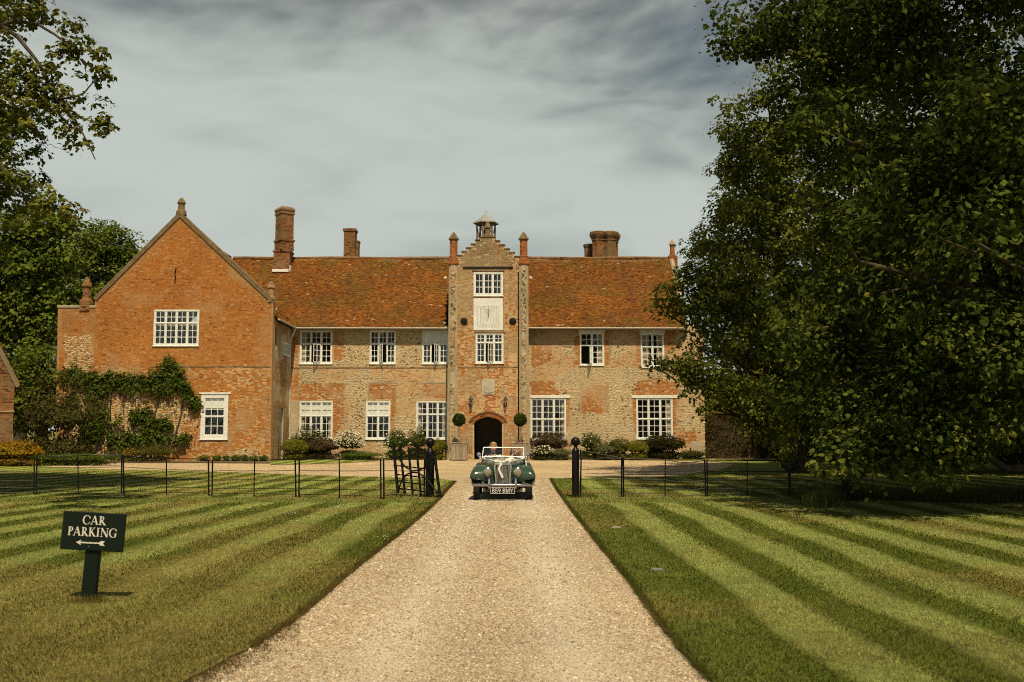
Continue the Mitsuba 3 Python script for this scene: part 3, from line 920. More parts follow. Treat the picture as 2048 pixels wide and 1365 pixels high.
# thin lime strips round the blocked openings, a string course, cement patches
tr = MB()
for u0, v0, u1, v1 in ((596, 766, 599, 803), (689, 768, 692, 872), (736, 765, 794, 768), (736, 768, 739, 800), (791, 770, 794, 800), (843, 765, 892, 768), (844, 768, 847, 797), (1160, 768, 1163, 828), (1214, 770, 1218, 827), (1219, 662, 1222, 712), (1356, 769, 1359, 790)):
    x0, x1, z0, z1 = rect_of(u0, v0, u1, v1, MAIN_Y)
    tr.box(x0, x1, MAIN_Y - .016, MAIN_Y + .02, z0, z1)
put(H, 'lime_strip', tr, 'm_stone')
x0, x1, z0, z1 = rect_of(581, 734, 893, 737, MAIN_Y)
put(H, 'string_course', MB().bev(x0, x1, MAIN_Y - .035, MAIN_Y + .02, z0, z1, .01), 'm_brick_grey')
x0, x1, z0, z1 = rect_of(580, 802, 598, 905, MAIN_Y)
put(H, 'cement_patch', MB().bev(WX0 + .05, x1 - .02, MAIN_Y - .03, MAIN_Y + .02, 0, z1, .008), 'm_render', label='smooth cement patch in the corner of the front wall')
x0, x1, z0, z1 = rect_of(600, 884, 664, 905, MAIN_Y)
put(H, 'cement_patch', MB().bev(x0, x1, MAIN_Y - .026, MAIN_Y + .02, 0, z1, .008), 'm_render')

window(H, R['W1'], MAIN_Y, 3, 2, 2, 3, .40, open_col=(1, 1, .9), curtain=[(0, .16)], label='upper window at the left end with its middle casement open')
window(H, R['W2'], MAIN_Y, 3, 2, 2, 3, .40, open_col=(1, -1, -.95), label='upper window above the white flowering bush')
window(H, R['W3'], MAIN_Y, 3, 2, 2, 3, .40, open_col=(1, 1, 1.0), blind=.36, label='upper window with a white blind beside the porch tower')
window(H, R['W4'], MAIN_Y, 3, 2, 2, 3, .38, blind=.36, curtain=[(0.0, .1), (.88, 1)], label='lower window at the left end with a white blind')
window(H, R['W5'], MAIN_Y, 2, 2, 2, 3, .38, blind=.36, label='narrow lower window with a white blind')
window(H, R['W6'], MAIN_Y, 3, 2, 2, 3, .34, curtain=[(0, .1), (.86, 1)], label='lower window beside the left topiary tree')
window(H, R['W7'], MAIN_Y, 2, 2, 2, 3, .40, open_col=(0, 1, 1.35), curtain=[(.72, 1)], lintel=(.06, .06, .17), fw=.075, label='upper window right of the tower with an open casement')
window(H, R['W8'], MAIN_Y, 2, 2, 2, 3, .40, curtain=[(0, .36), (.7, 1)], lintel=(.06, .06, .2), fw=.075, label='upper window with cream curtains near the large tree')
window(H, R['W9'], MAIN_Y, 3, 2, 3, 3, .51, curtain=[(.9, 1)], lintel=(.0, .24, .17), label='large lower window right of the entrance')
window(H, R['W10'], MAIN_Y, 3, 2, 3, 3, .51, curtain=[(.86, 1)], lintel=(.26, .40, .17), label='large lower window at the right end of the front')

# ---- porch tower
arch_u = np.array([948, 948, 953, 962, 975.5, 990, 999, 1004, 1004])
arch_v = np.array([930, 847, 841, 837, 833.5, 837, 841, 847, 930])
arch = Polygon([(at(u, v, TOW_Y)[0], max(at(u, v, TOW_Y)[2], -.01)) for u, v in zip(arch_u, arch_v)])
step_px = [(897, 522), (914, 522), (914, 512), (923.5, 512), (923.5, 504), (932.5, 504), (932.5, 496.5), (942, 496.5), (942, 489), (951, 489), (951, 481), (959.5, 481), (959.5, 475), (990, 475), (990, 482.5), (999.5, 482.5), (999.5, 490.5), (1009.5, 490.5), (1009.5, 498.5), (1019, 498.5), (1019, 506), (1029, 506), (1029, 514), (1038, 514), (1038, 522), (1056, 522)]
top = [(at(u, v, TOW_Y)[0], at(u, v, TOW_Y)[2]) for u, v in step_px]
top[0] = (TX0, top[0][1]); top[-1] = (TX1, top[-1][1])
tower_poly = Polygon([(TX0, 0)] + top + [(TX1, 0)]).buffer(0).difference(arch)
th = list(RT.values()) + [rect_of(947, 597, 1006, 661, TOW_Y), rect_of(964, 760, 990, 790, TOW_Y)]
TZ = lambda v: at(975, v, TOW_Y)[2]
put(H, 'tower_wall', wall_panel(tower_poly, list(RT.values()), TOW_Y, .4), 'm_mortar')


def tower_brick(x, z):
    o = orange_brick(x, z, 8); p = pale_brick(x, z, 8)
    pick = rng.random(len(x)) < np.clip(.24 + 1.6 * (fb(x, z, .7, 9) - .45) + .5 * sm(TZ(815), TZ(905), z), .05, .9)
    c = np.where(pick[:, None], o, p)
    top_ = sm(TZ(560), TZ(520), z)
    c = lerp3(c, np.array([0.15, 0.118, 0.072]), top_ * np.clip(1.5 * fb(x, z, 1.3, 12), 0, .92))
    c = lerp3(c, np.array([0.30, 0.235, 0.135]), .55 * sm(.45, .62, fb(x, z, .9, 13)))
    red = (np.abs(x - at(981, 810, TOW_Y)[0]) < .3) & (z < TZ(790)) & (z > TZ(827)) & (rng.random(len(x)) < .7)
    return np.where(red[:, None], np.array([.40, .12, .05]) * rng.uniform(.7, 1.1, (len(x), 1)), c)


mm = MB().mesh(*plane_y(bricks(tower_poly, th, tower_brick), TOW_Y))
put(H, 'tower_brickwork', mm, 'm_masonry', color=True, kind='stuff', label='weathered pale brickwork of the porch tower')
tb = MB()
for xa, xb in ((TX0 + .02, TX0 + .32), (TX1 - .32, TX1 - .02)):
    tb.box(xa, xb, TOW_Y + .4, 61.5, 0, at(975, 524, TOW_Y)[2])
tb.box(TX0 + .32, TX1 - .32, 61.2, 61.5, 0, at(975, 524, TOW_Y)[2])
put(H, 'tower_side_wall', tb, 'm_brick_grey')
# bricks capping each step of the gable
cap = MB()
for k in range(2, len(top) - 2):
    (xa, za), (xb, zb) = top[k], top[k + 1]
    if abs(za - zb) < .02 and xb - xa > .1:
        cap.bev(xa - .03, xb + .03, TOW_Y - .05, TOW_Y + .42, za - .01, za + .05, .012)
put(H, 'gable_step_cap', cap, 'm_brick_brown')
mt = (TX0 + TX1) / 2
zr = at(975, 500, TOW_Y)[2]
put(H, 'tower_roof', MB().mesh([[TX0 + .3, TOW_Y + .4, zr - 1.1], [TX1 - .3, TOW_Y + .4, zr - 1.1], [mt, TOW_Y + .4, zr + .1], [TX0 + .3, 62.4, zr - 1.1], [TX1 - .3, 62.4, zr - 1.1], [mt, 62.4, zr + .1]], [[0, 2, 5, 3], [1, 4, 5, 2], [3, 5, 4, 4]]), 'm_brick_brown')
# octagonal corner turrets with pinnacles
for u, lab in ((906, None), (1047.5, None)):
    c0 = at(u, 720, TOW_Y); cx = c0[0]; cy = TOW_Y + .13
    za, zb, zc, zd = TZ(530), TZ(520), TZ(478.5), TZ(464)
    put(H, 'corner_turret', MB().lathe([(.35, 0), (.33, TZ(738)), (.30, TZ(733)), (.285, za)], (cx, cy, 0), 8, rot=math.pi / 8), 'm_render', label='pale rendered octagonal turret at the tower corner')
    pin = MB().lathe([(.33, za), (.35, za + .06), (.33, za + .14), (.27, zb + .1), (.265, zb + .22), (.235, zb + .27), (.235, zc - .05)], (cx, cy, 0), 8, rot=math.pi / 8)
    put(H, 'pinnacle', pin, 'm_brick_red')
    put(H, 'pinnacle_cap', MB().lathe([(.235, zc - .05), (.31, zc - .02), (.31, zc + .06), (.26, zc + .09), (.13, zd - .12), (.05, zd - .02), (0, zd + .03)], (cx, cy, 0), 8, rot=math.pi / 8), 'm_coping')
# mottled brick showing through the turret render
tp = MB()
for u in (906, 1047.5):
    cx = at(u, 720, TOW_Y)[0]
    for v0, v1 in ((760, 912),):
        poly = sbox(cx - .13, TZ(915), cx + .13, TZ(540))
        tp.mesh(*plane_y(bricks(poly, [], lambda x, z: pale_brick(x, z, 5), lambda x, z: fb(x, z, 1.2, 40) + .25 * sm(3.5, 1.5, z) > .55, proud=.012), TOW_Y - .195))
for u in (906, 1047.5):
    cx = at(u, 720, TOW_Y)[0]
    tp.mesh(*plane_y(rubble(sbox(cx - .13, .1, cx + .13, TZ(540)), [], lambda x, z: flint(x, z, 2) * 1.0, lambda x, z: fb(x, z, 1.6, 41) > .40, .10), TOW_Y - .19))
put(H, 'turret_brickwork', tp, 'm_masonry', color=True, kind='stuff')
window(H, RT['T1'], TOW_Y, 3, 2, 0, 3, .001, fw=.10, label='top window of the porch tower')
window(H, RT['T2'], TOW_Y, 3, 2, 2, 3, .30, open_col=(1, 1, .85), label='middle window of the porch tower below the sundial')
for rc in RT.values():
    x0, x1, z0, z1 = rc
    put(H, 'window_ledge', MB().bev(x0 - .08, x1 + .08, TOW_Y - .06, TOW_Y + .02, z1 + .03, z1 + .10, .01), 'm_brick_grey')
# sundial
x0, x1, z0, z1 = rect_of(947, 597, 1006, 661, TOW_Y)
sd = put(H, 'sundial', MB().bev(x0, x1, TOW_Y - .035, TOW_Y + .02, z0, z1, .006), 'm_white_paint', label='white painted sundial panel on the tower')
ln = MB()
yy = TOW_Y - .037
def dline(a, b, w=.012):
    a, b = np.array(a), np.array(b); d = b - a; L = np.hypot(*d); d = d / L; n_ = np.array([-d[1], d[0]]) * w / 2
    q = [a - n_, b - n_, b + n_, a + n_]
    ln.prism(Polygon(q), yy - .001, yy + .004)
gx0, gx1, gz0, gz1 = x0 + .24, x1 - .24, z0 + .20, z1 - .47
cxm = (gx0 + gx1) / 2
for e in (0, .14):
    dline((gx0 + e, gz0 + e), (gx0 + e, gz1)); dline((gx1 - e, gz0 + e), (gx1 - e, gz1)); dline((gx0 + e, gz0 + e), (gx1 - e, gz0 + e))
dline((gx0, gz1), (gx1, gz1)); dline((gx0 + .07, gz0 + .07), (gx1 - .07, gz0 + .07), .006)
for a in np.radians([8, 20, 32, 43, 54, 64, 73, 82, 98, 107, 116, 126, 137, 148, 160, 172]):
    dx, dz_ = math.cos(a), -math.sin(a)
    tmax = min((gx1 - .14 - cxm) / dx if dx > 0 else (gx0 + .14 - cxm) / dx, (gz0 + .14 - gz1) / dz_)
    dline((cxm + dx * .2, gz1 + dz_ * .2), (cxm + dx * tmax, gz1 + dz_ * tmax), .009)
aa = np.linspace(math.pi, 2 * math.pi, 9)
for i in range(8):
    dline((cxm + .2 * math.cos(aa[i]), gz1 + .2 * math.sin(aa[i])), (cxm + .2 * math.cos(aa[i + 1]), gz1 + .2 * math.sin(aa[i + 1])), .008)
for k in range(13):
    xx = gx0 + .1 + k * (gx1 - gx0 - .2) / 12
    dline((xx, gz0 - .03), (xx, gz0 - .08), .012)
for k in range(5):
    zz = gz0 + .25 + k * .2
    dline((gx0 - .09, zz), (gx0 - .04, zz), .012); dline((gx1 + .04, zz), (gx1 + .09, zz), .012)
put(sd, 'dial_lines', ln, 'm_fence_iron')
put(sd, 'gnomon', MB().tube([[cxm, TOW_Y - .04, gz1 - .02], [cxm + .015, TOW_Y - .30, gz1 - .42], [cxm + .02, TOW_Y - .05, gz1 - .60]], .012, 6).mesh([[cxm, TOW_Y - .04, gz1 - .02], [cxm + .015, TOW_Y - .30, gz1 - .42], [cxm + .02, TOW_Y - .05, gz1 - .60]], [[0, 1, 2]]), 'm_fence_iron')
# carved plaque
x0, x1, z0, z1 = rect_of(964, 760, 990, 790, TOW_Y)
pq = put(H, 'stone_plaque', MB().bev(x0, x1, TOW_Y - .05, TOW_Y + .02, z0, z1, .015), 'm_pale_stone', label='square pale carved stone above the entrance arch')
xm, zm = (x0 + x1) / 2, (z0 + z1) / 2
put(pq, 'carving', MB().prism(Polygon([(xm - .20, zm - .06), (xm, zm + .30), (xm + .20, zm - .06), (xm + .12, zm - .10), (xm - .12, zm - .10)]), TOW_Y - .075, TOW_Y - .04).prism(Polygon([(xm - .30, zm - .16), (xm + .30, zm - .16), (xm + .26, zm - .28), (xm - .26, zm - .28)]), TOW_Y - .085, TOW_Y - .04).tube([[xm + .3 * math.cos(a), TOW_Y - .055, zm - .16 + .16 * math.sin(a)] for a in np.linspace(math.pi, 2 * math.pi, 12)], .03, 6), 'm_pale_stone')
# entrance arch: moulded brick ring, passage and plank door
ring_pts = list(zip(arch_u[1:-1], arch_v[1:-1]))
cen = np.array([975.5, 860.0])
vs = MB()
dense = LineString(ring_pts).segmentize(2.2)
pts = np.array(dense.coords)
for i in range(len(pts) - 1):
    a, b = pts[i], pts[i + 1]
    q = []
    for (pp, k) in ((a, 0), (b, 0), (b, 7.5), (a, 7.5)):
        d = pp - cen; d = d / np.hypot(*d)
        w = pp + d * k
        P = at(w[0], w[1], TOW_Y); q.append((P[0], P[2]))
    q = Polygon(q).buffer(0).buffer(-.006)
    vs.prism(q, TOW_Y - .05 - .012 * rng.random(), TOW_Y + .03)
ar = put(H, 'entrance_arch', vs, 'm_brick_red', label='arched surround of the dark entrance in red brick')
hood = [at(*(p + (p - cen) / np.hypot(*(p - cen)) * 9.2), TOW_Y) + np.array([0, -.05, 0]) for p in pts]
put(ar, 'hood_mould', MB().tube(hood, .055, 6), 'm_brick_brown')
ax0, ax1 = at(948, 880, TOW_Y)[0], at(1004, 880, TOW_Y)[0]
az = TZ(833)
ps = MB()
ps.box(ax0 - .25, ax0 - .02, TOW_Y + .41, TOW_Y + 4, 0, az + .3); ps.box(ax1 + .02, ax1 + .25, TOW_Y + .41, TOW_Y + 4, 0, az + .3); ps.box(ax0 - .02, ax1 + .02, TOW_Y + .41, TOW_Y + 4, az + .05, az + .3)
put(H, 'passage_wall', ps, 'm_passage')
dd = numbered(f'{H}__door')
for k in range(8):
    w = (ax1 - ax0) / 8
    put(dd, 'plank', MB().bev(ax0 + k * w + .004, ax0 + (k + 1) * w - .004, TOW_Y + 3.7 + .004 * (k % 2), TOW_Y + 3.76, .02, az, .008), 'm_timber')
put(dd, 'handle', MB().lathe([(.02, 0), (.03, .02), (.03, .05), (0, .06)], (ax1 - .2, TOW_Y + 3.7, 1.05), 8, axis='y'), 'm_black_iron')
for u in (928, 1025.5):
    c0 = at(u, 643, TOW_Y)
    put(H, 'tie_plate', MB().lathe([(0.0, .07), (.05, .075), (.06, .05), (.15, .045), (.20, .03), (.205, 0), (.205, -.02)][::-1], (c0[0], TOW_Y - .03, c0[2]), 24, axis='y'), 'm_fence_iron', smooth=30)
x0, x1, z0, z1 = rect_of(926, 534, 1026, 537.5, TOW_Y)
put(H, 'iron_bar', MB().bev(x0, x1, TOW_Y - .06, TOW_Y - .005, z0, z1, .008), 'm_fence_iron')
for zv in (735,):
    x0, x1, z0, z1 = rect_of(918, zv - 1.2, 1038, zv + 1.2, TOW_Y)
    put(H, 'string_course', MB().bev(x0, x1, TOW_Y - .035, TOW_Y + .02, z0, z1, .01), 'm_brick_grey')
x0 = at(1037, 700, TOW_Y)[0]
put(H, 'downpipe', MB().tube([[x0, TOW_Y - .06, TZ(545)], [x0, TOW_Y - .06, TZ(880)]], .028, 8), 'm_fence_iron', label='thin dark pipe down the right of the tower')
c0 = at(975, 475, TOW_Y)
put(H, 'gable_finial', MB().lathe([(.26, c0[2]), (.25, c0[2] + .12), (.16, c0[2] + .22), (.15, c0[2] + .5), (.21, c0[2] + .56), (.21, c0[2] + .64), (.13, c0[2] + .75), (.12, c0[2] + .84), (0, c0[2] + 1.0)], (c0[0], TOW_Y + .2, 0), 8), 'm_coping')
# bell cupola on the ridge behind
CYY = 60.0
cu = numbered(f'{H}__bell_cupola')
labels[cu] = {'label': 'open timber bell cupola with a lead roof'}
cc = at(972, 470, CYY)
zb, zt, zp = at(972, 490, CYY)[2], at(972, 448, CYY)[2], at(972, 432, CYY)[2]
rw = .56
for a in range(6):
    g = a * math.pi / 3 + .2
    put(cu, 'post', MB().tube([[cc[0] + rw * math.cos(g), CYY + rw * math.sin(g), zb], [cc[0] + rw * math.cos(g), CYY + rw * math.sin(g), zt]], .055, 6), 'm_timber')
br = MB()
for a in range(6):
    g, g2 = a * math.pi / 3 + .2, (a + 1) * math.pi / 3 + .2
    A = np.array([cc[0] + rw * math.cos(g), CYY + rw * math.sin(g), 0]); B = np.array([cc[0] + rw * math.cos(g2), CYY + rw * math.sin(g2), 0])
    br.tube([A + [0, 0, zb + .3], B + [0, 0, zt - .15]], .03, 5); br.tube([A + [0, 0, zt - .02], B + [0, 0, zt - .02]], .05, 5); br.tube([A + [0, 0, zb + .05], B + [0, 0, zb + .05]], .05, 5)
put(cu, 'brace', br, 'm_timber')
put(cu, 'cupola_roof', MB().lathe([(.80, zt - .02), (.80, zt + .04), (.44, zt + .30), (.16, zp + .03), (.04, zp + .1), (.022, zp + .12), (.022, at(972, 422, CYY)[2]), (0, at(972, 421, CYY)[2])], (cc[0], CYY, 0), 6, rot=.2), 'm_lead')
put(cu, 'bell', MB().lathe([(.0, zt - .15), (.09, zt - .17), (.12, zt - .35), (.20, zt - .55), (.23, zt - .60)][::-1], (cc[0], CYY, 0), 16), 'm_black_iron', smooth=True)

# ---- roofs
RY = 62.2
RZ = at(740, 518, RY)[2]
GA = at(360, 436, GAB_Y)
WRX, WRZ = GA[0], RZ + .12
WE = -12.52
kw = (WRZ - EAVES) / (WE - WRX)
main_z = lambda y: EAVES + (y - 57.0) * (RZ - EAVES) / (RY - 57.0)
wing_z = lambda x: WRZ - kw * np.abs(x - WRX)
RX1 = at(1341, 522, RY)[0]
EX1 = at(1372, 655, 57.0)[0]


def main_in(c):
    notower = ~((c[:, 0] > TX0 - .30) & (c[:, 0] < TX1 + .02) & (c[:, 1] < 61.5))
    return notower & (c[:, 2] > wing_z(c[:, 0]) - .02) & (c[:, 0] < EX1 + (RX1 - EX1) * (c[:, 1] - 57) / (RY - 57))


rf = numbered(f'{H}__roof')
rb = MB()
for (xa, xb) in ((WRX, TX0 - .30), (TX1 + .02, EX1)):
    rb.mesh([[xa, 57.05, EAVES - .12], [xb, 57.05, EAVES - .12], [xb if xb < 5 else RX1, RY, RZ - .12], [xa, RY, RZ - .12]], [[0, 1, 2, 3]])
rb.mesh([[TX0 - .2, 60.9, main_z(60.9) - .12], [TX1 + .1, 60.9, main_z(60.9) - .12], [TX1 + .1, RY, RZ - .12], [TX0 - .2, RY, RZ - .12]], [[0, 1, 2, 3]])
rb.mesh([[WRX, RY, RZ - .03], [RX1, RY, RZ - .03], [EX1, 67.4, EAVES], [WRX, 67.4, EAVES]], [[0, 1, 2, 3]])
put(rf, 'roof_deck', rb, 'm_soil')
mm = MB().mesh(*tile_roof([WRX, 57.0, EAVES], [EX1, 57.0, EAVES], [EX1, RY, RZ], [WRX, RY, RZ], tile_colour(.46), main_in))
put(rf, 'tile', mm, 'm_masonry', color=True, kind='stuff', label='mossy orange clay tiles of the main roof')
rd = MB()
xs = np.arange(WRX + .3, RX1 - .1, .42)
for x in xs:
    rd.tube([[x, RY, RZ + .02 + .02 * math.sin(x)], [x + .40, RY, RZ + .02 + .02 * math.sin(x + .4)]], .115, 8)
put(rf, 'ridge_tile', rd, 'm_brick_brown', kind='stuff')
wf = numbered(f'{H}__wing_roof')
put(wf, 'roof_deck', MB().mesh([[WE - .05, 53.2, EAVES - .13], [WE - .05, 67, EAVES - .13], [WRX, 67, WRZ - .12], [WRX, 53.2, WRZ - .12], [2 * WRX - WE, 53.2, EAVES], [2 * WRX - WE, 67, EAVES]], [[0, 1, 2, 3], [4, 3, 2, 5]]), 'm_soil')
mm = MB().mesh(*tile_roof([WE, 53.2, EAVES], [WE, 67, EAVES], [WRX, 67, WRZ], [WRX, 53.2, WRZ], tile_colour(.66), lambda c: (c[:, 2] > main_z(c[:, 1]) - .02) & (c[:, 1] < 62.5)))
mm.mesh(*tile_roof([2 * WRX - WE, 67, EAVES], [2 * WRX - WE, 53.2, EAVES], [WRX, 53.2, WRZ], [WRX, 67, WRZ], tile_colour(.6)))
put(wf, 'tile', mm, 'm_masonry', color=True, kind='stuff')
rd = MB()
for y in np.arange(53.3, 62.2, .42):
    rd.tube([[WRX, y, WRZ + .02], [WRX, y + .40, WRZ + .02]], .11, 8)
put(wf, 'ridge_tile', rd, 'm_brick_brown', kind='stuff')
# right end gable with its pinnacle
eg = MB().mesh([[EX1 - .05, 57.5, 0], [EX1 - .05, 67, 0], [EX1 - .05, 67, EAVES], [RX1 - .02, RY, RZ - .1], [EX1 - .05, 57.5, EAVES]], [[0, 1, 2], [0, 2, 4], [4, 2, 3]])
eg.box(EX1 - .3, WX1 + .0, 57.85, 58.4, 0, EAVES - 1.6)
put(H, 'end_wall', eg, 'm_brick_grey')
cp_ = MB().tube([[EX1 + .05, 57.05, EAVES + .05], [RX1 + .05, RY, RZ + .12], [EX1 + .05, 67.3, EAVES + .05]], .13, 6)
put(H, 'end_coping', cp_, 'm_stone')
pe = at(1345, 522, RY)
put(H, 'pinnacle', MB().box(pe[0] - .28, pe[0] + .28, RY - .28, RY + .28, pe[2] - .6, pe[2] + .28).lathe([(.22, pe[2] + .28), (.2, pe[2] + .4), (.15, pe[2] + .5), (.15, pe[2] + .98)], (pe[0], RY, 0), 8), 'm_brick_red')
put(H, 'pinnacle_cap', MB().lathe([(.15, pe[2] + .98), (.22, pe[2] + 1.0), (.22, pe[2] + 1.06), (.09, pe[2] + 1.28), (0, pe[2] + 1.4)], (pe[0], RY, 0), 8), 'm_stone')
# gutters and pipes
gt = MB()
for xa, xb in ((WE - .1, TX0 - .02), (TX1 + .03, EX1 - .05)):
    gt.tube([[xa, 56.93, EAVES - .04], [xb, 56.93, EAVES - .06]], .046, 8)
put(H, 'gutter', gt, 'm_gutter')
gt = MB().tube([[WE + .03, 53.0, EAVES + .02], [WE + .03, 57.0, EAVES - .02]], .06, 8)
put(H, 'gutter', gt, 'm_gutter')
sf = MB()
for xa, xb in ((WX0, TX0), (TX1, EX1 - .05)):
    sf.box(xa, xb, 57.02, 57.49, EAVES - .12, EAVES - .06)
put(H, 'soffit', sf, 'm_timber')
xp = at(584, 700, 57.3)[0]
put(H, 'downpipe', MB().tube([[xp + .22, 56.93, EAVES - .08], [xp + .2, 56.98, EAVES - .22], [xp - .05, 57.36, EAVES - .55], [xp - .12, 57.4, EAVES - .75], [xp - .12, 57.4, 2.9]], .05, 8), 'm_white_lead', label='white downpipe in the corner of the wing')
put(H, 'downpipe', MB().tube([[xp - .12, 57.4, 2.9], [xp - .12, 57.4, 0]], .055, 8), 'm_white_lead')
for u, v, Y in ((891, 556, TOW_Y + .3), (1061.5, 556, TOW_Y + .3)):
    p0 = at(u, v, Y)
    put(H, 'floodlight', MB().bev(p0[0] - .09, p0[0] + .09, Y - .1, Y, p0[2] - .06, p0[2] + .05, .02), 'm_white_lead')
for u in (545, 551):
    p0 = at(u, 616 + (u - 545) * .4, GAB_Y + .5)
    put(H, 'floodlight', MB().bev(p0[0] - .085, p0[0] + .085, GAB_Y + .4, GAB_Y + .52, p0[2] - .09, p0[2] + .06, .02), 'm_white_lead')

# ---- chimneys
def chim(name, label, parts):
    k = numbered(f'{H}__chimney'); labels[k] = {'label': label}
    for nm, mb, m in parts:
        put(k, nm, mb, m)
CY1 = min((y for y in np.arange(58, 62.1, .02)), key=lambda y: abs(at(566, 546, y)[2] - main_z(y))) + .42      # where the roof meets the foot of the chimney
Z1 = lambda v: at(566, v, CY1)[2]
c1 = at(566.5, 500, CY1)
sx = c1[0] + .04
def sq(r, z): return (r * 1.414, z)
chim('c', 'tall brick chimney with a diagonal shaft in front of the ridge', [
    ('chimney_base', MB().box(c1[0] - .50, c1[0] + .50, CY1 - .42, CY1 + .6, Z1(548) - 2.0, Z1(505)).bev(c1[0] - .56, c1[0] + .56, CY1 - .48, CY1 + .66, Z1(506.5), Z1(503.5), .015), 'm_brick_brown'),
    ('chimney_shaft', MB().lathe([(.64, Z1(503)), (.62, Z1(486)), (.70, Z1(484)), (.70, Z1(481)), (.60, Z1(480)), (.59, Z1(432)), (.66, Z1(430)), (.66, Z1(427)), (.61, Z1(426)), (.68, Z1(423)), (.68, Z1(420)), (.62, Z1(418)), (.45, Z1(415)), (0, Z1(414.5))], (sx, CY1 + .05, 0), 4, rot=-math.pi / 2 - .12), 'm_brick_brown'),
    ('lead_flashing', MB().bev(c1[0] - .56, c1[0] + .46, CY1 - .50, CY1 - .43, Z1(547), Z1(541), .01).box(c1[0] + .5, c1[0] + .55, CY1 - .4, CY1 + .2, Z1(545), Z1(533)), 'm_white_lead')])
CY2 = 65.0
c2 = at(698.5, 500, CY2); Z2 = lambda v: at(698, v, CY2)[2]
chim('c', 'narrow dark chimney behind the ridge', [
    ('chimney_shaft', MB().box(c2[0] - .37, c2[0] + .37, CY2, CY2 + .8, Z2(530), Z2(462)).bev(c2[0] - .43, c2[0] + .43, CY2 - .06, CY2 + .86, Z2(463), Z2(457), .02).box(c2[0] + .38, c2[0] + .56, CY2 + .3, CY2 + .9, Z2(530), Z2(482)).bev(c2[0] + .38, c2[0] + .6, CY2 + .25, CY2 + .95, Z2(483), Z2(479.5), .02), 'm_brick_brown')])
CY3 = 64.6
c3 = at(1208, 500, CY3); Z3 = lambda v: at(1208, v, CY3)[2]
prof = [(.42, Z3(530)), (.42, Z3(484)), (.47, Z3(482)), (.45, Z3(480)), (.56, Z3(474)), (.60, Z3(471)), (.60, Z3(466)), (.5, Z3(464.5)), (0, Z3(464))]
m3 = MB()
for dx, dy in ((-.37, 0), (.40, .05), (-.1, .75), (.6, .75)):
    m3.lathe(prof, (c3[0] + dx, CY3 + dy, 0), 8, rot=math.pi / 8)
m3b = MB().lathe([(.33, Z3(530)), (.33, Z3(492)), (.40, Z3(488)), (.41, Z3(484)), (0, Z3(483))], (at(1178.5, 500, CY3 + 1)[0], CY3 + 1, 0), 8)
chim('c', 'cluster of octagonal chimney shafts with flared tops', [('chimney_shaft', m3, 'm_brick_brown'), ('chimney_shaft', m3b, 'm_brick_brown')])

# ---- gabled wing on the left
gpx = [(541, 930), (543, 760), (546, 612), (546, 601), (538, 597), (366, 431), (354, 431), (190, 597), (190, 612), (116, 616), (113, 760), (112, 930)]
gable_poly = Polygon([(at(u, v, GAB_Y)[0], max(at(u, v, GAB_Y)[2], 0)) for u, v in gpx]).buffer(0)
gh = list(RG.values())
GX = lambda u: at(u, 720, GAB_Y)[0]
GZ = lambda v: at(330, v, GAB_Y)[2]
FL = unary_union([pxpoly(p, GAB_Y) for p in ([(130, 672), (186, 674), (188, 700), (184, 742), (126, 742)], [(150, 770), (300, 775), (290, 920), (120, 925)], [(300, 800), (395, 800), (350, 900), (300, 890)], [(455, 905), (500, 900), (538, 915), (538, 925), (440, 925)])])


def gab_flint(x, z):
    return shapely.contains_xy(FL, *jig(x, z, .5))


def gable_brick(x, z):
    o = orange_brick(x, z, 14)
    # redder washed upper part, yellower below
    o = lerp3(o, o * np.array([1.03, 1.22, 1.35]), sm(GZ(600), GZ(660), z) * .5)
    low = sm(GZ(728), GZ(738), z)
    p = pale_brick(x, z, 15)
    pick = rng.random(len(x)) < low * np.clip(.34 + 1.7 * (fb(x, z, .8, 16) - .45), .1, .85)
    c = np.where(pick[:, None], p, o)
    # lichen and soot under the coping
    slope = np.minimum(GZ(428) - .0 - np.abs(x - GX(360)) * (GZ(428) - GZ(600)) / (GX(545) - GX(360)) - z, 9)
    soot = sm(1.1, .1, slope) * (.35 + .8 * fb(x, z, .9, 17))
    c = lerp3(c, np.array([0.29, 0.185, 0.085]), np.clip(soot, 0, 1) * .7)
    c = c * (.80 + .42 * fb(x, z, .55, 61))[:, None]
    patch = sm(.50, .68, fb(x, z, .8, 18)) * (.25 + sm(GX(250), GX(200), x) * sm(GZ(665), GZ(600), z) + .35 * low + .25)
    c = lerp3(c, np.array([0.40, 0.30, 0.175]), np.clip(patch, 0, 1) * .75)
    edge = sm(GX(500), GX(530), x) * (fb(x, z, 1.5, 19) > .5)
    return lerp3(c, np.array([0.36, 0.24, 0.14]), edge * .4)


put(H, 'wing_wall', wall_panel(gable_poly, gh, GAB_Y, .4), 'm_brick_mortar')
mm = MB().mesh(*plane_y(bricks(gable_poly, gh, gable_brick, lambda x, z: ~gab_flint(x, z), proud=.008), GAB_Y))
put(H, 'wing_brickwork', mm, 'm_masonry', color=True, kind='stuff', label='orange brickwork of the gabled wing')
mm = MB().mesh(*plane_y(rubble(gable_poly, gh, lambda x, z: flint(x, z, 9), gab_flint, .13), GAB_Y))
put(H, 'wing_flint', mm, 'm_masonry', color=True, kind='stuff', label='patches of pale flint in the wing wall')
x0, x1, z0, z1 = rect_of(300, 732, 541, 734.5, GAB_Y)
put(H, 'string_course', MB().bev(x0, x1, GAB_Y - .04, GAB_Y + .02, z0, z1, .012), 'm_brick_grey')
cop = LineString([at(190, 599, GAB_Y)[[0, 2]], at(360, 429, GAB_Y)[[0, 2]], at(545, 602, GAB_Y)[[0, 2]]])
cop = cop.buffer(.11, cap_style=2, join_style=2)
put(H, 'gable_coping', MB().prism(cop, GAB_Y - .07, GAB_Y + .46), 'm_coping')
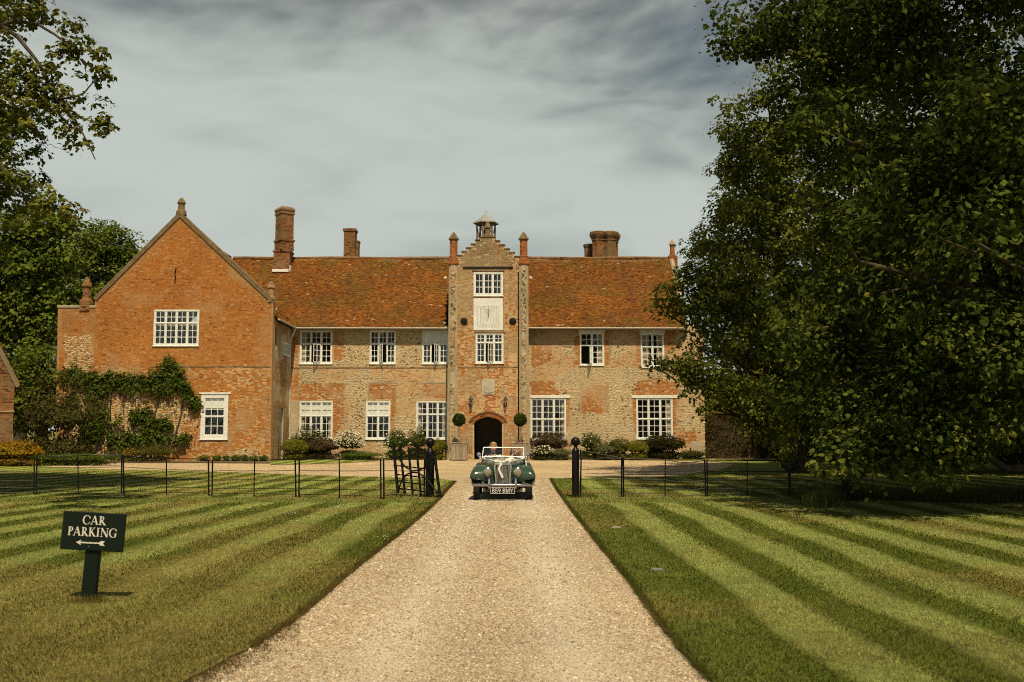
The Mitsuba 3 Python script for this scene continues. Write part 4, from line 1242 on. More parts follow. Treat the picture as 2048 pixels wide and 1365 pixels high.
for nm, u, vb, vt, r, mat in (('gable_finial', 360, 428, 394, .16, 'm_coping'), ('pinnacle', 169.5, 612, 553, .18, 'm_brick_brown'), ('pinnacle', 540, 603, 561, .15, 'm_brick_grey')):
    p0 = at(u, vb, GAB_Y); h = at(u, vt, GAB_Y)[2] - p0[2]
    yy = GAB_Y + .2
    m = MB()
    if h > 1.2:
        m.bev(p0[0] - .27, p0[0] + .27, yy - .27, yy + .27, p0[2] - .3, p0[2] + h * .2, .03)
    m.lathe([(r * 1.9, p0[2] - .05), (r * 1.75, p0[2] + .18 * h), (r * 1.2, p0[2] + .28 * h), (r * 1.1, p0[2] + .62 * h), (r * 1.5, p0[2] + .65 * h), (r * 1.5, p0[2] + .70 * h), (r * 1.1, p0[2] + .82 * h), (r * .6, p0[2] + .96 * h), (0, p0[2] + h)], (p0[0], yy, 0), 8)
    put(H, nm, m, mat)
x0, x1, z0, z1 = rect_of(114, 611, 192, 617, GAB_Y)
put(H, 'parapet_cap', MB().bev(x0, x1, GAB_Y - .05, GAB_Y + .45, z0, z1, .03), 'm_stone')
p0 = at(351, 552, GAB_Y)
put(H, 'wall_tie', MB().tube([[p0[0] + .03, GAB_Y - .03, p0[2] + .45], [p0[0] - .03, GAB_Y - .05, p0[2] + .1], [p0[0] + .02, GAB_Y - .05, p0[2] - .05], [p0[0] - .02, GAB_Y - .03, p0[2] - .4]], .028, 6), 'm_fence_iron')
window(H, RG['G1'], GAB_Y, 4, 2, 2, 3, .36, fw=.085, label='wide four light window high in the gabled wing')
window(H, RG['G2'], GAB_Y, 1, 3, 2, 2, .5, fw=.20, blind=.32, lintel=(.12, .12, .09), label='tall sash window at the foot of the gabled wing')
# side of the wing facing the porch
so = (WX0, GAB_Y + .4, 0)
sholes = [(.2, .75, 6.05, 7.3), (2.2, 3.8, 5.85, 6.6), (1.5, 2.6, 0.05, 2.9)]
side_poly = sbox(0, 0, MAIN_Y - GAB_Y - .4, EAVES + .1)
sp_ = wall_panel(side_poly, sholes, 0, .3)
v, f, c = sp_.get()
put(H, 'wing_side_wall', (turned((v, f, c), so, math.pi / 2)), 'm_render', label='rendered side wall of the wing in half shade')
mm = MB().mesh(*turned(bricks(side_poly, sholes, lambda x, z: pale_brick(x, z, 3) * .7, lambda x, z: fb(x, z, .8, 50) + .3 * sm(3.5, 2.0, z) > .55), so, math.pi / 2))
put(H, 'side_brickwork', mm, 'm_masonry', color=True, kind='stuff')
M = rotz(math.pi / 2, so)
W = numbered(f'{H}__window'); labels[W] = {'label': 'small window in the side of the wing'}
fr = MB()
for a, b, z0, z1 in ((2.2, 2.28, 5.85, 6.6), (3.72, 3.8, 5.85, 6.6), (2.28, 3.72, 5.85, 5.93), (2.28, 3.72, 6.52, 6.6), (2.96, 3.02, 5.93, 6.52), (2.6, 2.63, 5.93, 6.52), (3.35, 3.38, 5.93, 6.52), (2.28, 3.72, 6.2, 6.23)):
    fr.box(a, b, -.03 - .002 * a, .06, z0, z1, M=M)
put(W, 'frame', fr, 'm_white_paint')
v = np.array([[2.28, .04, 5.93], [3.72, .04, 5.93], [3.72, .04, 6.52], [2.28, .04, 6.52]]) @ M[:3, :3].T + M[:3, 3]
put(W, 'pane', MB().mesh(v, [[0, 1, 2, 3]]), 'm_glass')
sd_ = numbered(f'{H}__side_door')
for k in range(5):
    put(sd_, 'plank', MB().bev(1.52 + k * .21, 1.725 + k * .21, .08, .13, .06, 2.88, .008, M=M), 'm_lead')
# rooms behind the windows, left dark
inn = MB()
inn.box(WX0, WX1 - .4, MAIN_Y + 5.0, MAIN_Y + 5.1, 0, EAVES); inn.box(WX0, WX1 - .4, MAIN_Y + .36, MAIN_Y + 5, 3.95, 4.15); inn.box(WX0, TX0, MAIN_Y + .3, MAIN_Y + 5, EAVES - .15, EAVES - .1); inn.box(TX1, WX1 - .5, MAIN_Y + .3, MAIN_Y + 5, EAVES - .15, EAVES - .1)
inn.box(WX1 - .5, WX1 - .4, MAIN_Y + .36, MAIN_Y + 5, 0, EAVES)
for xx in (-9.0, -5.6, TX1 - .1, 3.6, 6.4):
    inn.box(xx, xx + .1, MAIN_Y + .36, MAIN_Y + 5, 0, EAVES)
inn.box(TX0 + .33, TX1 - .33, TOW_Y + 4.1, TOW_Y + 4.2, az + .3, TZ(530)); inn.box(TX0 + .33, TX1 - .33, TOW_Y + .42, TOW_Y + 4.1, TZ(740), TZ(736)); inn.box(TX0 + .33, TX1 - .33, TOW_Y + .42, TOW_Y + 4.1, TZ(602), TZ(598))
gx0 = at(113, 760, GAB_Y)[0]
inn.box(gx0 + .1, WX0 - .32, GAB_Y + 6, GAB_Y + 6.1, 0, EAVES); inn.box(gx0 + .1, WX0 - .32, GAB_Y + .42, GAB_Y + 6, 4.4, 4.5); inn.box(gx0 + .1, WX0 - .32, GAB_Y + .42, GAB_Y + 6, EAVES - .3, EAVES - .2); inn.box(gx0 + .1, gx0 + .2, GAB_Y + .4, 66, 0, EAVES)
inn.box(WX0 - .30, WX0 - .2, 57.5, 66, 0, EAVES)
put(H, 'inner_wall', inn, 'm_interior')

# ---- small brick building at the left edge
B = thing('outbuilding', 'small dark red brick building with a pale barge board at the left edge', 'building')
OY = 47.0
ox = at(28, 800, OY)[0]; oe = at(33, 770, OY)[2]; osl = (at(0, 693, OY)[2] - oe) / (at(33, 770, OY)[0] - at(0, 693, OY)[0])
hw = 2.4
opoly = Polygon([(ox - 2 * hw, 0), (ox, 0), (ox, oe), (ox - hw, oe + hw * osl), (ox - 2 * hw, oe)])
BM = rotz(math.atan2(-ox, OY) + .02, (ox, OY, 0)) @ rotz(0, (-ox, -OY, 0))


def bput(name, mb, m):
    v, f, c = mb.get()
    put(B, name, (v @ BM[:3, :3].T + BM[:3, 3], f, c), m)


bput('wall', MB().prism(opoly, OY, OY + 8), 'm_brick_brown')
bb = MB()
bl = LineString([(ox + .14, oe - .1), (ox - hw, oe + hw * osl + .05), (ox - 2 * hw - .14, oe - .1)]).buffer(.085, cap_style=2, join_style=2)
bput('barge_board', bb.prism(bl, OY - .06, OY + .02), 'm_timber')
bput('roof', MB().prism(LineString([(ox + .2, oe - .02), (ox - hw, oe + hw * osl + .16), (ox - 2 * hw - .2, oe - .02)]).buffer(.05, cap_style=2, join_style=2), OY + .03, OY + 8.2), 'm_brick_red')
bput('band_course', MB().box(ox - 2 * hw, ox + .04, OY - .05, OY - .002, at(0, 825, OY)[2], at(0, 821, OY)[2]), 'm_brick_grey')
# ---------------------------------------------------------------- estate fence, gate posts, gate
RAILS = (0.0, .30, .55, .775, .92)


def fence_panel(label, posts, group, rail_bend=None, strut=None, far=False):
    """posts: (u, v_top, v_bottom) from left to right; rails run through them, bowed a little."""
    k = thing('iron_fence_panel', label, 'fence', group)
    P = []
    for u, vt, vb in posts:
        Yp = gnd(u, vb, LAWN_Z)[1]
        lo, hi = at(u, vb, Yp), at(u, vt, Yp)
        P.append((lo, hi))
    for i, (lo, hi) in enumerate(P):
        end = i in (0, len(P) - 1)
        w = .019 if end else .014
        lean = rng.normal(0, .012, 2)
        put(k, 'post', MB().tube([lo - [0, 0, .12], (lo + hi) / 2 + [lean[0] * .4, lean[1] * .4, 0], hi + [lean[0], lean[1], .012]], w, 4), 'm_fence_iron')
    for j, fr_ in enumerate(RAILS):
        pts = []
        for i, (lo, hi) in enumerate(P):
            pts.append(hi + (lo - hi) * fr_)
            if i < len(P) - 1:
                a = pts[-1]; b = P[i + 1][1] + (P[i + 1][0] - P[i + 1][1]) * fr_
                for q in (.33, .66):
                    sag = rng.normal(0, .007) - (rail_bend[i] * math.sin(math.pi * q) * (1 - fr_ * .6) if rail_bend else 0)
                    pts.append(a + (b - a) * q + [0, rng.normal(0, .01), sag])
        put(k, 'rail', MB().tube(pts, .013 if j == 0 else .0085, 6), 'm_fence_iron')
    if strut:
        a = at(strut[0], strut[1], P[0][0][1]); b = at(strut[2], strut[3], P[-1][0][1])
        put(k, 'strut', MB().tube([a, b], .012, 6), 'm_fence_iron')
        put(k, 'post', MB().tube([P[0][1], a + [0, 0, .02]], .017, 4), 'm_fence_iron')
    return k


GL = 'black iron fence panels across the lawn'
fence_panel('black iron fence panel at the left edge, in tree shade', [(-110, 923, 996), (-20, 922, 992), (68, 926, 990)], GL)
fence_panel('black iron fence panel in front of the yellow shrub and climber', [(73, 913, 990), (157, 912, 989), (243, 911, 988)], GL)
fence_panel('black iron fence panel before the right part of the climber', [(248, 912, 988), (333, 917, 991.5), (418, 921, 993)], GL)
fence_panel('black iron fence panel in front of the tall sash window', [(424, 921, 993), (508, 920, 993.5), (592, 919, 995)], GL)
fence_panel('black iron fence panel before the white flowering bush', [(598, 919, 995), (679, 919, 997), (762, 918, 998.5)], GL)
fence_panel('short black iron fence panel behind the open gate', [(768, 918, 998.5), (848, 919, 995)], GL)
fence_panel('black iron fence panel next to the right gate post, with a sloping strut', [(1161, 917, 993.5), (1243, 917.5, 994.5)], GL, strut=(1161, 901, 1243, 916.5))
fence_panel('black iron fence panel with a bent top rail right of the drive', [(1247.5, 918, 994.5), (1330, 919.5, 994), (1411, 920.5, 994)], GL, rail_bend=(.0, .07))
fence_panel('black iron fence panel half in the shade of the large tree', [(1415, 920.5, 994), (1494, 921.5, 993.5), (1577, 922, 994)], GL)
fence_panel('black iron fence panel in deep shade under the large tree', [(1581, 922, 994), (1660, 920, 994), (1745, 920, 994)], GL)


def gate_post(label, u, vb, vneck, vball, wpx):
    g0 = gnd(u, vb, LAWN_Z); Y = g0[1]
    k = thing('gate_post', label, 'post', 'ball topped gate posts')
    r = wpx / 2 / F * Y
    zn = at(u, vneck, Y)[2]; zt = at(u, vball, Y)[2]
    br = (zt - zn) / 2 * .98
    put(k, 'shaft', MB().lathe([(r * 1.02, -.1), (r * 1.02, .06), (r, .10), (r, zn - .16), (r * 1.06, zn - .15), (r * 1.06, zn - .12), (r * .95, zn - .10), (r * .5, zn - .05), (r * .42, zn)], (g0[0], Y, 0), 20), 'm_black_iron', smooth=35)
    g = np.linspace(-math.pi / 2, math.pi / 2, 13)
    put(k, 'ball_finial', MB().lathe([(max(br * math.cos(a), 0), zn + br * .9 + br * math.sin(a)) for a in g], (g0[0], Y, 0), 20), 'm_black_iron', smooth=True)


gate_post('black iron gate post with ball top left of the car', 859.5, 993, 894, 874.5, 17)
gate_post('black iron gate post with ball top right of the car', 1151.5, 995, 892, 873, 14.5)

G = thing('iron_gate', 'old black iron gate swung open and leaning behind the left gate post', 'gate')
gY = lambda u: 24.55 - (u - 786) * .0065
gp = lambda u, v: at(u, v, gY(u))
for a, b, r in (((786, 884), (796, 987), .036), ((800.4, 894), (810, 988), .028), ((816.6, 894), (825.5, 990), .028), ((832.8, 894.5), (842, 993), .028), ((849.6, 897), (858.5, 995), .024), ((869, 910), (881, 999), .036)):
    put(G, 'bar' if r < .03 else 'stile', MB().tube([gp(*a), gp(*b)], r, 6), 'm_black_iron')
for pts in ([(787, 931), (868, 940)], [(790, 949), (868.5, 958)], [(793, 963), (870, 973)], [(795, 977), (873, 987)], [(785, 917), (805, 915), (830, 909), (853, 905), (869, 913)]):
    put(G, 'rail', MB().tube([gp(*q) + [0, .03, 0] for q in pts], .016, 6), 'm_black_iron')
for pts in ([(797, 917), (804, 926), (812, 935), (825, 942), (838, 941), (850, 935), (869, 920)], [(796, 985), (800, 971), (806, 958), (814, 949), (825, 945), (837, 946), (852, 956), (866, 974), (879, 991)]):
    put(G, 'curved_brace', MB().tube([gp(*q) + [0, -.03, 0] for q in pts], .020, 6), 'm_black_iron')
put(G, 'spike', MB().tube([gp(786, 884), gp(785.5, 880)], [.02, .003], 6), 'm_black_iron')
put(G, 'hinge', MB().bev(-.05, .05, -.04, .04, -.035, .035, .01, M=rotz(.1, gp(869, 916))), 'm_black_iron')
put(G, 'latch', MB().tube([gp(872, 993), gp(886, 993)], .03, 6).tube([gp(880, 990), gp(880.5, 1003)], .026, 6), 'm_black_iron')

# ---------------------------------------------------------------- car parking sign
t_, s_ = .165, .062                    # thick and thin strokes of the lettering, cap height 1


def stroke(a, b, w):
    return LineString([a, b]).buffer(w / 2, cap_style=2)


def serif(x, y, w, up):
    return sbox(x - w / 2, y if up else y - .045, x + w / 2, y + .045 if up else y)


def glyph(ch):
    if ch in 'CG':
        o = shapely.affinity.scale(Point(.46, .5).buffer(1, 24), .46, .53); i = shapely.affinity.scale(Point(.50, .5).buffer(1, 24), .335, .475)
        g = o.difference(i).difference(sbox(.66, .27, 1.2, .74))
        g = g.union(sbox(.79, .62, .845, .93).difference(Point(.5, .5).buffer(.30))) if ch == 'C' else g
        if ch == 'G':
            g = g.union(sbox(.68, .02, .83, .42)).union(sbox(.58, .40, .93, .45)).union(sbox(.79, .66, .84, .93)); return g, .95
        return g, .88
    if ch == 'A':
        return unary_union([stroke((.42, 1.0), (.11, 0), s_), stroke((.42, 1.02), (.77, 0), t_), sbox(.22, .30, .66, .355), serif(.11, 0, .24, 1), serif(.77, 0, .30, 1)]), .88
    if ch in 'PR':
        o = shapely.affinity.scale(Point(.32, .735).buffer(1, 20), .30 if ch == 'P' else .28, .265); i = shapely.affinity.scale(Point(.29, .735).buffer(1, 20), .185, .215)
        b = o.difference(i).intersection(sbox(.2, 0, 1, 1.1)).union(sbox(.15, .95, .34, 1.0)).union(sbox(.15, .47, .34, .52))
        g = [sbox(.13, 0, .13 + t_, 1), b, serif(.21, 0, .34, 1), sbox(.03, .955, .2, 1)]
        if ch == 'R':
            g += [stroke((.33, .5), (.74, .0), t_ * .95), serif(.78, -.02, .24, 1)]
        return unary_union(g), .62 if ch == 'P' else .80
    if ch == 'K':
        return unary_union([sbox(.13, 0, .13 + t_, 1), serif(.21, 0, .34, 1), serif(.21, 1, .34, 0), stroke((.27, .47), (.66, 1), s_), stroke((.33, .56), (.74, 0), t_), serif(.66, 1, .26, 0), serif(.78, 0, .26, 1)]), .86
    if ch == 'I':
        return unary_union([sbox(.13, 0, .13 + t_, 1), serif(.21, 0, .34, 1), serif(.21, 1, .34, 0)]), .43
    if ch == 'N':
        return unary_union([sbox(.15, 0, .15 + s_, 1), sbox(.80, -.02, .80 + s_, 1), stroke((.15, 1), (.83, .0), t_), serif(.18, 0, .28, 1), serif(.83, 1, .28, 0), serif(.13, 1, .24, 0)]), .99
    return Polygon(), .3


def word(txt, height, track=.03):
    x, out = 0, []
    for ch in txt:
        g, w = glyph(ch)
        out.append(shapely.affinity.translate(g, x, 0)); x += w + track
    g = unary_union(out)
    return shapely.affinity.scale(shapely.affinity.translate(g, -(g.bounds[0] + g.bounds[2]) / 2, 0), height, height, origin=(0, 0))


SG = thing('parking_sign', 'dark green car parking sign with white lettering and arrow on a post', 'sign')
sb = gnd(181, 1203, LAWN_Z); sY = sb[1]; sk = sY / F
roll, leanb = math.radians(3.0), math.radians(2.0)
SM = np.eye(4)
cr, sr, cl, sl_ = math.cos(roll), math.sin(roll), math.cos(leanb), math.sin(leanb)
SM[:3, :3] = np.array([[cr, 0, sr], [0, 1, 0], [-sr, 0, cr]]) @ np.array([[1, 0, 0], [0, cl, sl_], [0, -sl_, cl]])
SM[:3, 3] = at(187, 1063.5, sY)
bw2, bh2 = 62.2 * sk, 37.3 * sk
put(SG, 'board', MB().bev(-bw2, bw2, -.012, .012, -bh2, bh2, .006, M=SM), 'm_sign_green')
PM = SM.copy()
put(SG, 'post', MB().bev(-13.6 * sk, 13.6 * sk, .0125, .085, -148 * sk, -.3 * bh2, .006, M=SM), 'm_sign_green')
lt = MB()
for txt, zc_, hgt in (('CAR', 13.6, 17.4), ('PARKING', -9.2, 17.4)):
    g = shapely.affinity.translate(word(txt, hgt * sk * .97, .055 if txt == 'CAR' else .045), (1.2 if txt == 'CAR' else -.8) * sk, zc_ * sk)
    lt.prism(g, -.0145, -.0115)
ax = [(-31, -22), (-21, -17), (-22.5, -20.8), (14, -20.8), (18, -17.5), (26, -17.5), (21.5, -22), (26, -26.5), (18, -26.5), (14, -23.2), (-22.5, -23.2), (-21, -27)]
lt.prism(Polygon([(x * sk, z * sk) for x, z in ax]), -.0145, -.0115)
v, f, c = lt.get()
put(SG, 'lettering', (v @ SM[:3, :3].T + SM[:3, 3], f, c), 'm_sign_white')
put(SG, 'screw', MB().lathe([(0, .004), (.005, .003), (.006, 0)][::-1], tuple(SM[:3, :3] @ np.array([-5 * sk, -.012, -29 * sk]) + SM[:3, 3]), 8, axis='y'), 'm_chrome')

# ---------------------------------------------------------------- wall lanterns, leaning slab
for u, lab in ((942, 'black wall lantern left above the entrance arch'), (1011, 'black wall lantern right above the entrance arch')):
    k = thing('wall_lantern', lab, 'lantern', 'lanterns by the entrance')
    p0 = at(u, 806, TOW_Y); x, z = p0[0], p0[2]; y = TOW_Y - .2
    put(k, 'bracket', MB().bev(x - .05, x + .05, TOW_Y - .035, TOW_Y - .01, z - .1, z + .2, .008).tube([[x, TOW_Y - .03, z + .15], [x, TOW_Y - .12, z + .24], [x, y, z + .30]], .014, 6), 'm_black_iron')
    put(k, 'cap', MB().lathe([(.12, z + .16), (.13, z + .18), (.07, z + .26), (.03, z + .30), (.02, z + .37), (0, z + .38)], (x, y, 0), 6), 'm_black_iron')
    cg = MB()
    for a in range(6):
        g = a * math.pi / 3
        cg.tube([[x + .06 * math.cos(g), y + .06 * math.sin(g), z - .22], [x + .105 * math.cos(g), y + .105 * math.sin(g), z + .16]], .009, 4)
    cg.lathe([(.0, z - .27), (.05, z - .24), (.065, z - .21), (.065, z - .20)], (x, y, 0), 6)
    put(k, 'cage', cg, 'm_black_iron')
    put(k, 'glazing', MB().lathe([(.055, z - .2), (.098, z + .155)], (x, y, 0), 6), 'm_glass')
    put(k, 'bulb', MB().lathe([(0, z - .1), (.03, z - .07), (.035, z), (.015, z + .06), (.012, z + .16)], (x, y, 0), 10), 'm_lamp_glass', smooth=True)
k = thing('stone_slab', 'pale stone slab leaning on the wall at the right end of the house', 'stone slab')
p0 = at(1394, 903, MAIN_Y - .3)
Ms = np.eye(4); ca, sa = math.cos(.12), math.sin(.12); Ms[:3, :3] = np.array([[1, 0, 0], [0, ca, sa], [0, -sa, ca]]) @ rotz(.05)[:3, :3]; Ms[:3, 3] = [p0[0], MAIN_Y - .35, .05]
scene[k] = mikit.ply(MB().bev(-.33, .33, -.04, .04, 0, .95, .02, M=Ms).get()[:2], 'm_stone')

# ---------------------------------------------------------------- the green open car
CAR = thing('vintage_car', 'dark green open vintage sports car with white wedding ribbons on the gravel drive', 'car')
CX0, CY0 = -0.215, 23.15
cm = np.array([CX0, CY0, 0.0])


def cput(name, mb, mat, smooth=False, parent=None, **kw):
    v, f, c = mb.get()
    return put(parent or CAR, name, (v + cm, f, c), mat, smooth=smooth, **kw)


def grid(P):
    """Quads over an (n, m, 3) array of points."""
    n, m = P.shape[:2]
    i, j = np.meshgrid(np.arange(n - 1), np.arange(m - 1), indexing='ij')
    return P.reshape(-1, 3), np.stack([i * m + j, i * m + j + 1, (i + 1) * m + j + 1, (i + 1) * m + j], -1).reshape(-1, 4)


def fender(sg, rear=False):
    t = np.linspace(0, 1, 15)
    P = []
    if not rear:
        xs = .235 + .525 * t
        top = .795 - .19 * np.clip((t - .70) / .30, 0, 1) ** 2.4 - .13 * np.clip((.25 - t) / .25, 0, 1) ** 1.6
        lip = .505 - .105 * (1 - t) ** 1.3
        for th in np.radians(np.linspace(-18, 90, 14)):
            y = .50 - .40 * math.cos(th)
            z = lip + (top - lip) * ((math.sin(th) + .31) / 1.31)
            P.append(np.stack([sg * xs, np.full(15, y) + .10 * (1 - t) ** 2 * (1 - max(th, 0) / 1.57), z], 1))
        for q in np.linspace(.08, 1, 12):
            drop = .44 * (q ** 1.5)
            P.append(np.stack([sg * (xs + (.30 - .3 * t) * q * .6), np.full(15, .5 + 1.25 * q), np.maximum(top - drop, .33)], 1))
    else:
        xs = .50 + .25 * t
        top = .80 - .16 * np.clip((t - .6) / .4, 0, 1) ** 2.2
        for th in np.radians(np.linspace(0, 180, 22)):
            P.append(np.stack([sg * xs, np.full(15, 2.82 - .43 * math.cos(th)), .34 + (top - .34) * math.sin(th) ** .8], 1))
    P = np.array(P)
    skirt = P[:, -1:].copy(); skirt[..., 2] -= .07; skirt[..., 0] += sg * .004
    P = np.concatenate([P, skirt], 1)
    return grid(P if sg > 0 else P[:, ::-1])


for sg in (-1, 1):
    cput('front_wing', MB().mesh(*fender(sg)), 'm_green_paint', smooth=50)
    cput('rear_wing', MB().mesh(*fender(sg, True)), 'm_green_paint', smooth=50)
    for yw in (.52, 2.82):
        xw = sg * (.615 if yw < 1 else .63)
        rp = [(.20, -.055), (.26, -.072), (.300, -.066), (.312, -.045), (.314, -.015), (.306, -.012), (.306, -.006), (.314, -.003), (.314, .003), (.306, .006), (.306, .012), (.314, .015), (.312, .045), (.300, .066), (.26, .072), (.20, .055)]
        W = cput('wheel', MB().lathe(rp, (xw, yw, .314), 32, axis='x'), 'm_rubber', smooth=35)
        cput('hub', MB().lathe([(0, sg * .06), (.05, sg * .058), (.06, sg * .04), (.18, sg * .035), (.205, sg * .052), (.21, 0.0)], (xw, yw, .314), 24, axis='x'), 'm_chrome', parent=W)


# bonnet and scuttle: sections from the grille to the windscreen
def section(hw, zt, zb, crown, n=15):
    a = np.linspace(0, 1, n)
    x = np.concatenate([[hw], hw * np.cos(a * math.pi) * np.minimum(1, 1), [-hw]])
    z = np.concatenate([[zb], zt - crown + crown * np.sin(a * math.pi) ** .62, [zb]])
    return np.stack([x, z], 1)


def loft(secs):
    return grid(np.array([np.stack([s[:, 0], np.full(len(s), y), s[:, 1]], 1) for y, s in secs]))


cput('bonnet', MB().mesh(*loft([(.40, section(.185, .835, .42, .05)), (.45, section(.20, .85, .42, .07)), (.75, section(.30, .875, .42, .12)), (1.1, section(.41, .91, .40, .17)), (1.42, section(.50, .945, .40, .20))])), 'm_green_paint', smooth=40)
cput('scuttle', MB().mesh(*loft([(1.425, section(.505, .95, .36, .20)), (1.62, section(.54, .975, .34, .16)), (1.66, section(.545, .965, .34, .15))])), 'm_green_paint', smooth=40)
ap = MB()
zz = np.linspace(.36, .80, 8)
ap.mesh(*grid(np.array([[[x, .40 + .30 * abs(x) - .06 * (z < .45), z] for x in np.linspace(-.36, .36, 13)] for z in zz])))
cput('front_apron', ap, 'm_green_paint', smooth=True)
# radiator grille
gr = cput('radiator_grille', MB().prism(Polygon([(-.205, .80), (-.17, .385), (-.150, .385), (-.180, .79), (-.165, .815), (.165, .815), (.180, .79), (.150, .385), (.17, .385), (.205, .80), (.18, .85), (.06, .872), (-.06, .872), (-.18, .85)]), .30, .41), 'm_bright_metal')
cput('grille_back', MB().prism(Polygon([(-.18, .81), (-.155, .39), (.155, .39), (.18, .81)]), .375, .385), 'm_rubber', parent=gr)
for k in range(11):
    q = (k - 5) / 5.5
    r = .014 if k == 5 else .0075
    cput('slat', MB().tube([[q * .155, .33 - .008 * (k == 5), .39], [q * .18, .315, .815]], r, 6), 'm_bright_metal', parent=gr)
for sg in (-1, 1):
    hx, hz = sg * .347, .66
    hl = cput('headlamp', MB().lathe([(0, .30), (.05, .27), (.085, .19), (.100, .08), (.103, .03), (.100, .0), (.092, -.004)], (hx, .17, hz), 24, axis='y').mesh([[0, 0, 0], [1e-4, 0, 0], [0, 1e-4, 0]], [[0, 1, 2]]) if False else MB().lathe([(.092, .012), (.101, .006), (.104, -.02), (.102, -.08), (.088, -.19), (.05, -.27), (0, -.30)][::-1], (hx, .10, hz), 28, axis='y'), 'm_chrome', smooth=40)
    cput('lens', MB().lathe([(.094, -.004), (.092, .012), (.075, .026), (.045, .036), (0, .04)], (hx, .10, hz), 28, axis='y'), 'm_lamp_glass', smooth=True, parent=hl)
    cput('side_lamp', MB().lathe([(0, .05), (.03, .045), (.045, .02), (.045, -.03), (0, -.10)][::-1], (sg * .565, 1.50, .955), 16, axis='y'), 'm_chrome', smooth=40)
    cput('mirror_arm', MB().tube([[sg * .53, 1.60, .90], [sg * .60, 1.58, 1.0], [sg * .585, 1.56, 1.03]], .012, 6).lathe([(0, .014), (.05, .008), (.055, -.004), (.03, -.03), (0, -.035)][::-1], (sg * .60, 1.55, 1.03), 14, axis='y'), 'm_chrome', smooth=40)
    cput('overrider', MB().lathe([(.0, .285), (.03, .29), (.038, .33), (.038, .40), (.030, .47), (.018, .52), (0, .53)], (sg * .305, -.05, 0), 12), 'm_chrome', smooth=40)
    cput('horn', MB().bev(sg * .42 - .035, sg * .42 + .035, .05, .10, .225, .245, .004).bev(sg * .42 - .02, sg * .42 + .02, .06, .09, .245, .285, .008), 'm_lamp_glass')
    cput('running_board', MB().bev(min(sg * .45, sg * .72), max(sg * .45, sg * .72), 1.55, 2.45, .26, .30, .01), 'm_green_paint')
# bumper, swept back at the ends
bp = []
for x in np.linspace(-.715, .715, 23):
    yb = -.02 + .13 * (abs(x) / .715) ** 3
    ring = [(-.012, .335), (-.035, .345), (-.042, .368), (-.035, .391), (-.012, .402), (.0, .40), (.0, .337)]
    bp.append([[x, yb + a, b] for a, b in ring + ring[:1]])
cput('bumper', MB().mesh(*grid(np.array(bp))), 'm_chrome', smooth=50)
np_ = cput('number_plate', MB().bev(-.285, .28, -.055, -.045, .172, .312, .004), 'm_rubber', label='black number plate with silver characters')
bd = MB()
for a in ((-.285, .28, .304, .312), (-.285, .28, .172, .180), (-.285, -.277, .18, .304), (.272, .28, .18, .304)):
    bd.box(a[0], a[1], -.058, -.0555, a[2], a[3])
cput('plate_border', bd, 'm_white_lead', parent=np_)
tm = meshkit.text_mesh('859 BMY', .092, .002, bold=False)
v = np.array(tm.vertices); v[:, 0] -= (v[:, 0].max() + v[:, 0].min()) / 2; v[:, 0] *= .485 / (v[:, 0].max() - v[:, 0].min())
cput('plate_text', MB().mesh(np.stack([v[:, 0] - .002, -.0555 - v[:, 2], v[:, 1] + .196], 1), tm.faces[:, ::-1]), 'm_white_lead', parent=np_)
cput('chassis', MB().box(-.46, .46, .30, 3.2, .20, .34).tube([[-.6, .52, .30], [.6, .52, .30]], .03, 8), 'm_rubber')
# windscreen
wt, wb = 1.205, .965
wsf = MB()
pw = lambda x, z: [x, 1.52 + (z - wb) * .28, z]
wsf.tube([pw(-.515, wb - .03), pw(-.49, wt)], .012, 6); wsf.tube([pw(.515, wb - .03), pw(.49, wt)], .012, 6); wsf.tube([pw(-.49, wt), pw(.49, wt)], .009, 6)
wsf.tube([pw(x, wb + .022 * (1 - (x / .5) ** 2)) for x in np.linspace(-.512, .512, 9)], .010, 6)
wsf.tube([pw(.18, wb + .02), pw(.31, wb + .11)], .005, 5); wsf.tube([pw(-.2, wb + .02), pw(-.06, wb + .06)], .005, 5)
ws = cput('windscreen', wsf, 'm_screen_frame', label='upright chrome framed windscreen')
cput('pane', MB().mesh([pw(-.50, wb + .01), pw(.50, wb + .01), pw(.485, wt), pw(-.485, wt)], [[0, 1, 2, 3]]), 'm_glass', parent=ws)
# open body tub with cut-down doors, seats, steering wheel
tub = []
for y, hw, zt in ((1.64, .545, .93), (1.8, .56, .82), (2.1, .575, .74), (2.4, .58, .76), (2.6, .575, .88), (2.9, .55, .90), (3.2, .48, .82), (3.42, .42, .62)):
    tub.append((y, np.array([[hw * .94, .30], [hw, .45], [hw, zt - .06], [hw - .02, zt], [hw - .05, zt], [hw - .06, zt - .1], [hw - .06, .42], [0, .40], [-hw + .06, .42], [-hw + .06, zt - .1], [-hw + .05, zt], [-hw + .02, zt], [-hw, zt - .06], [-hw, .45], [-hw * .94, .30]])))
cput('body', MB().mesh(*loft(tub)), 'm_green_paint', smooth=40)
cput('rear_deck', MB().mesh(*loft([(2.72, np.array([[.52, .86], [.3, .92], [0, .94], [-.3, .92], [-.52, .86]])), (3.15, np.array([[.46, .8], [.3, .86], [0, .88], [-.3, .86], [-.46, .8]])), (3.45, np.array([[.4, .5], [.3, .52], [0, .54], [-.3, .52], [-.4, .5]]))])), 'm_green_paint', smooth=True)
for sx_ in (-.26, .27):
    cput('seat', MB().bev(sx_ - .23, sx_ + .23, 2.42, 2.58, .42, .96, .05).bev(sx_ - .23, sx_ + .23, 1.95, 2.42, .40, .54, .04), 'm_leather')
aw = np.linspace(0, 2 * math.pi, 25)
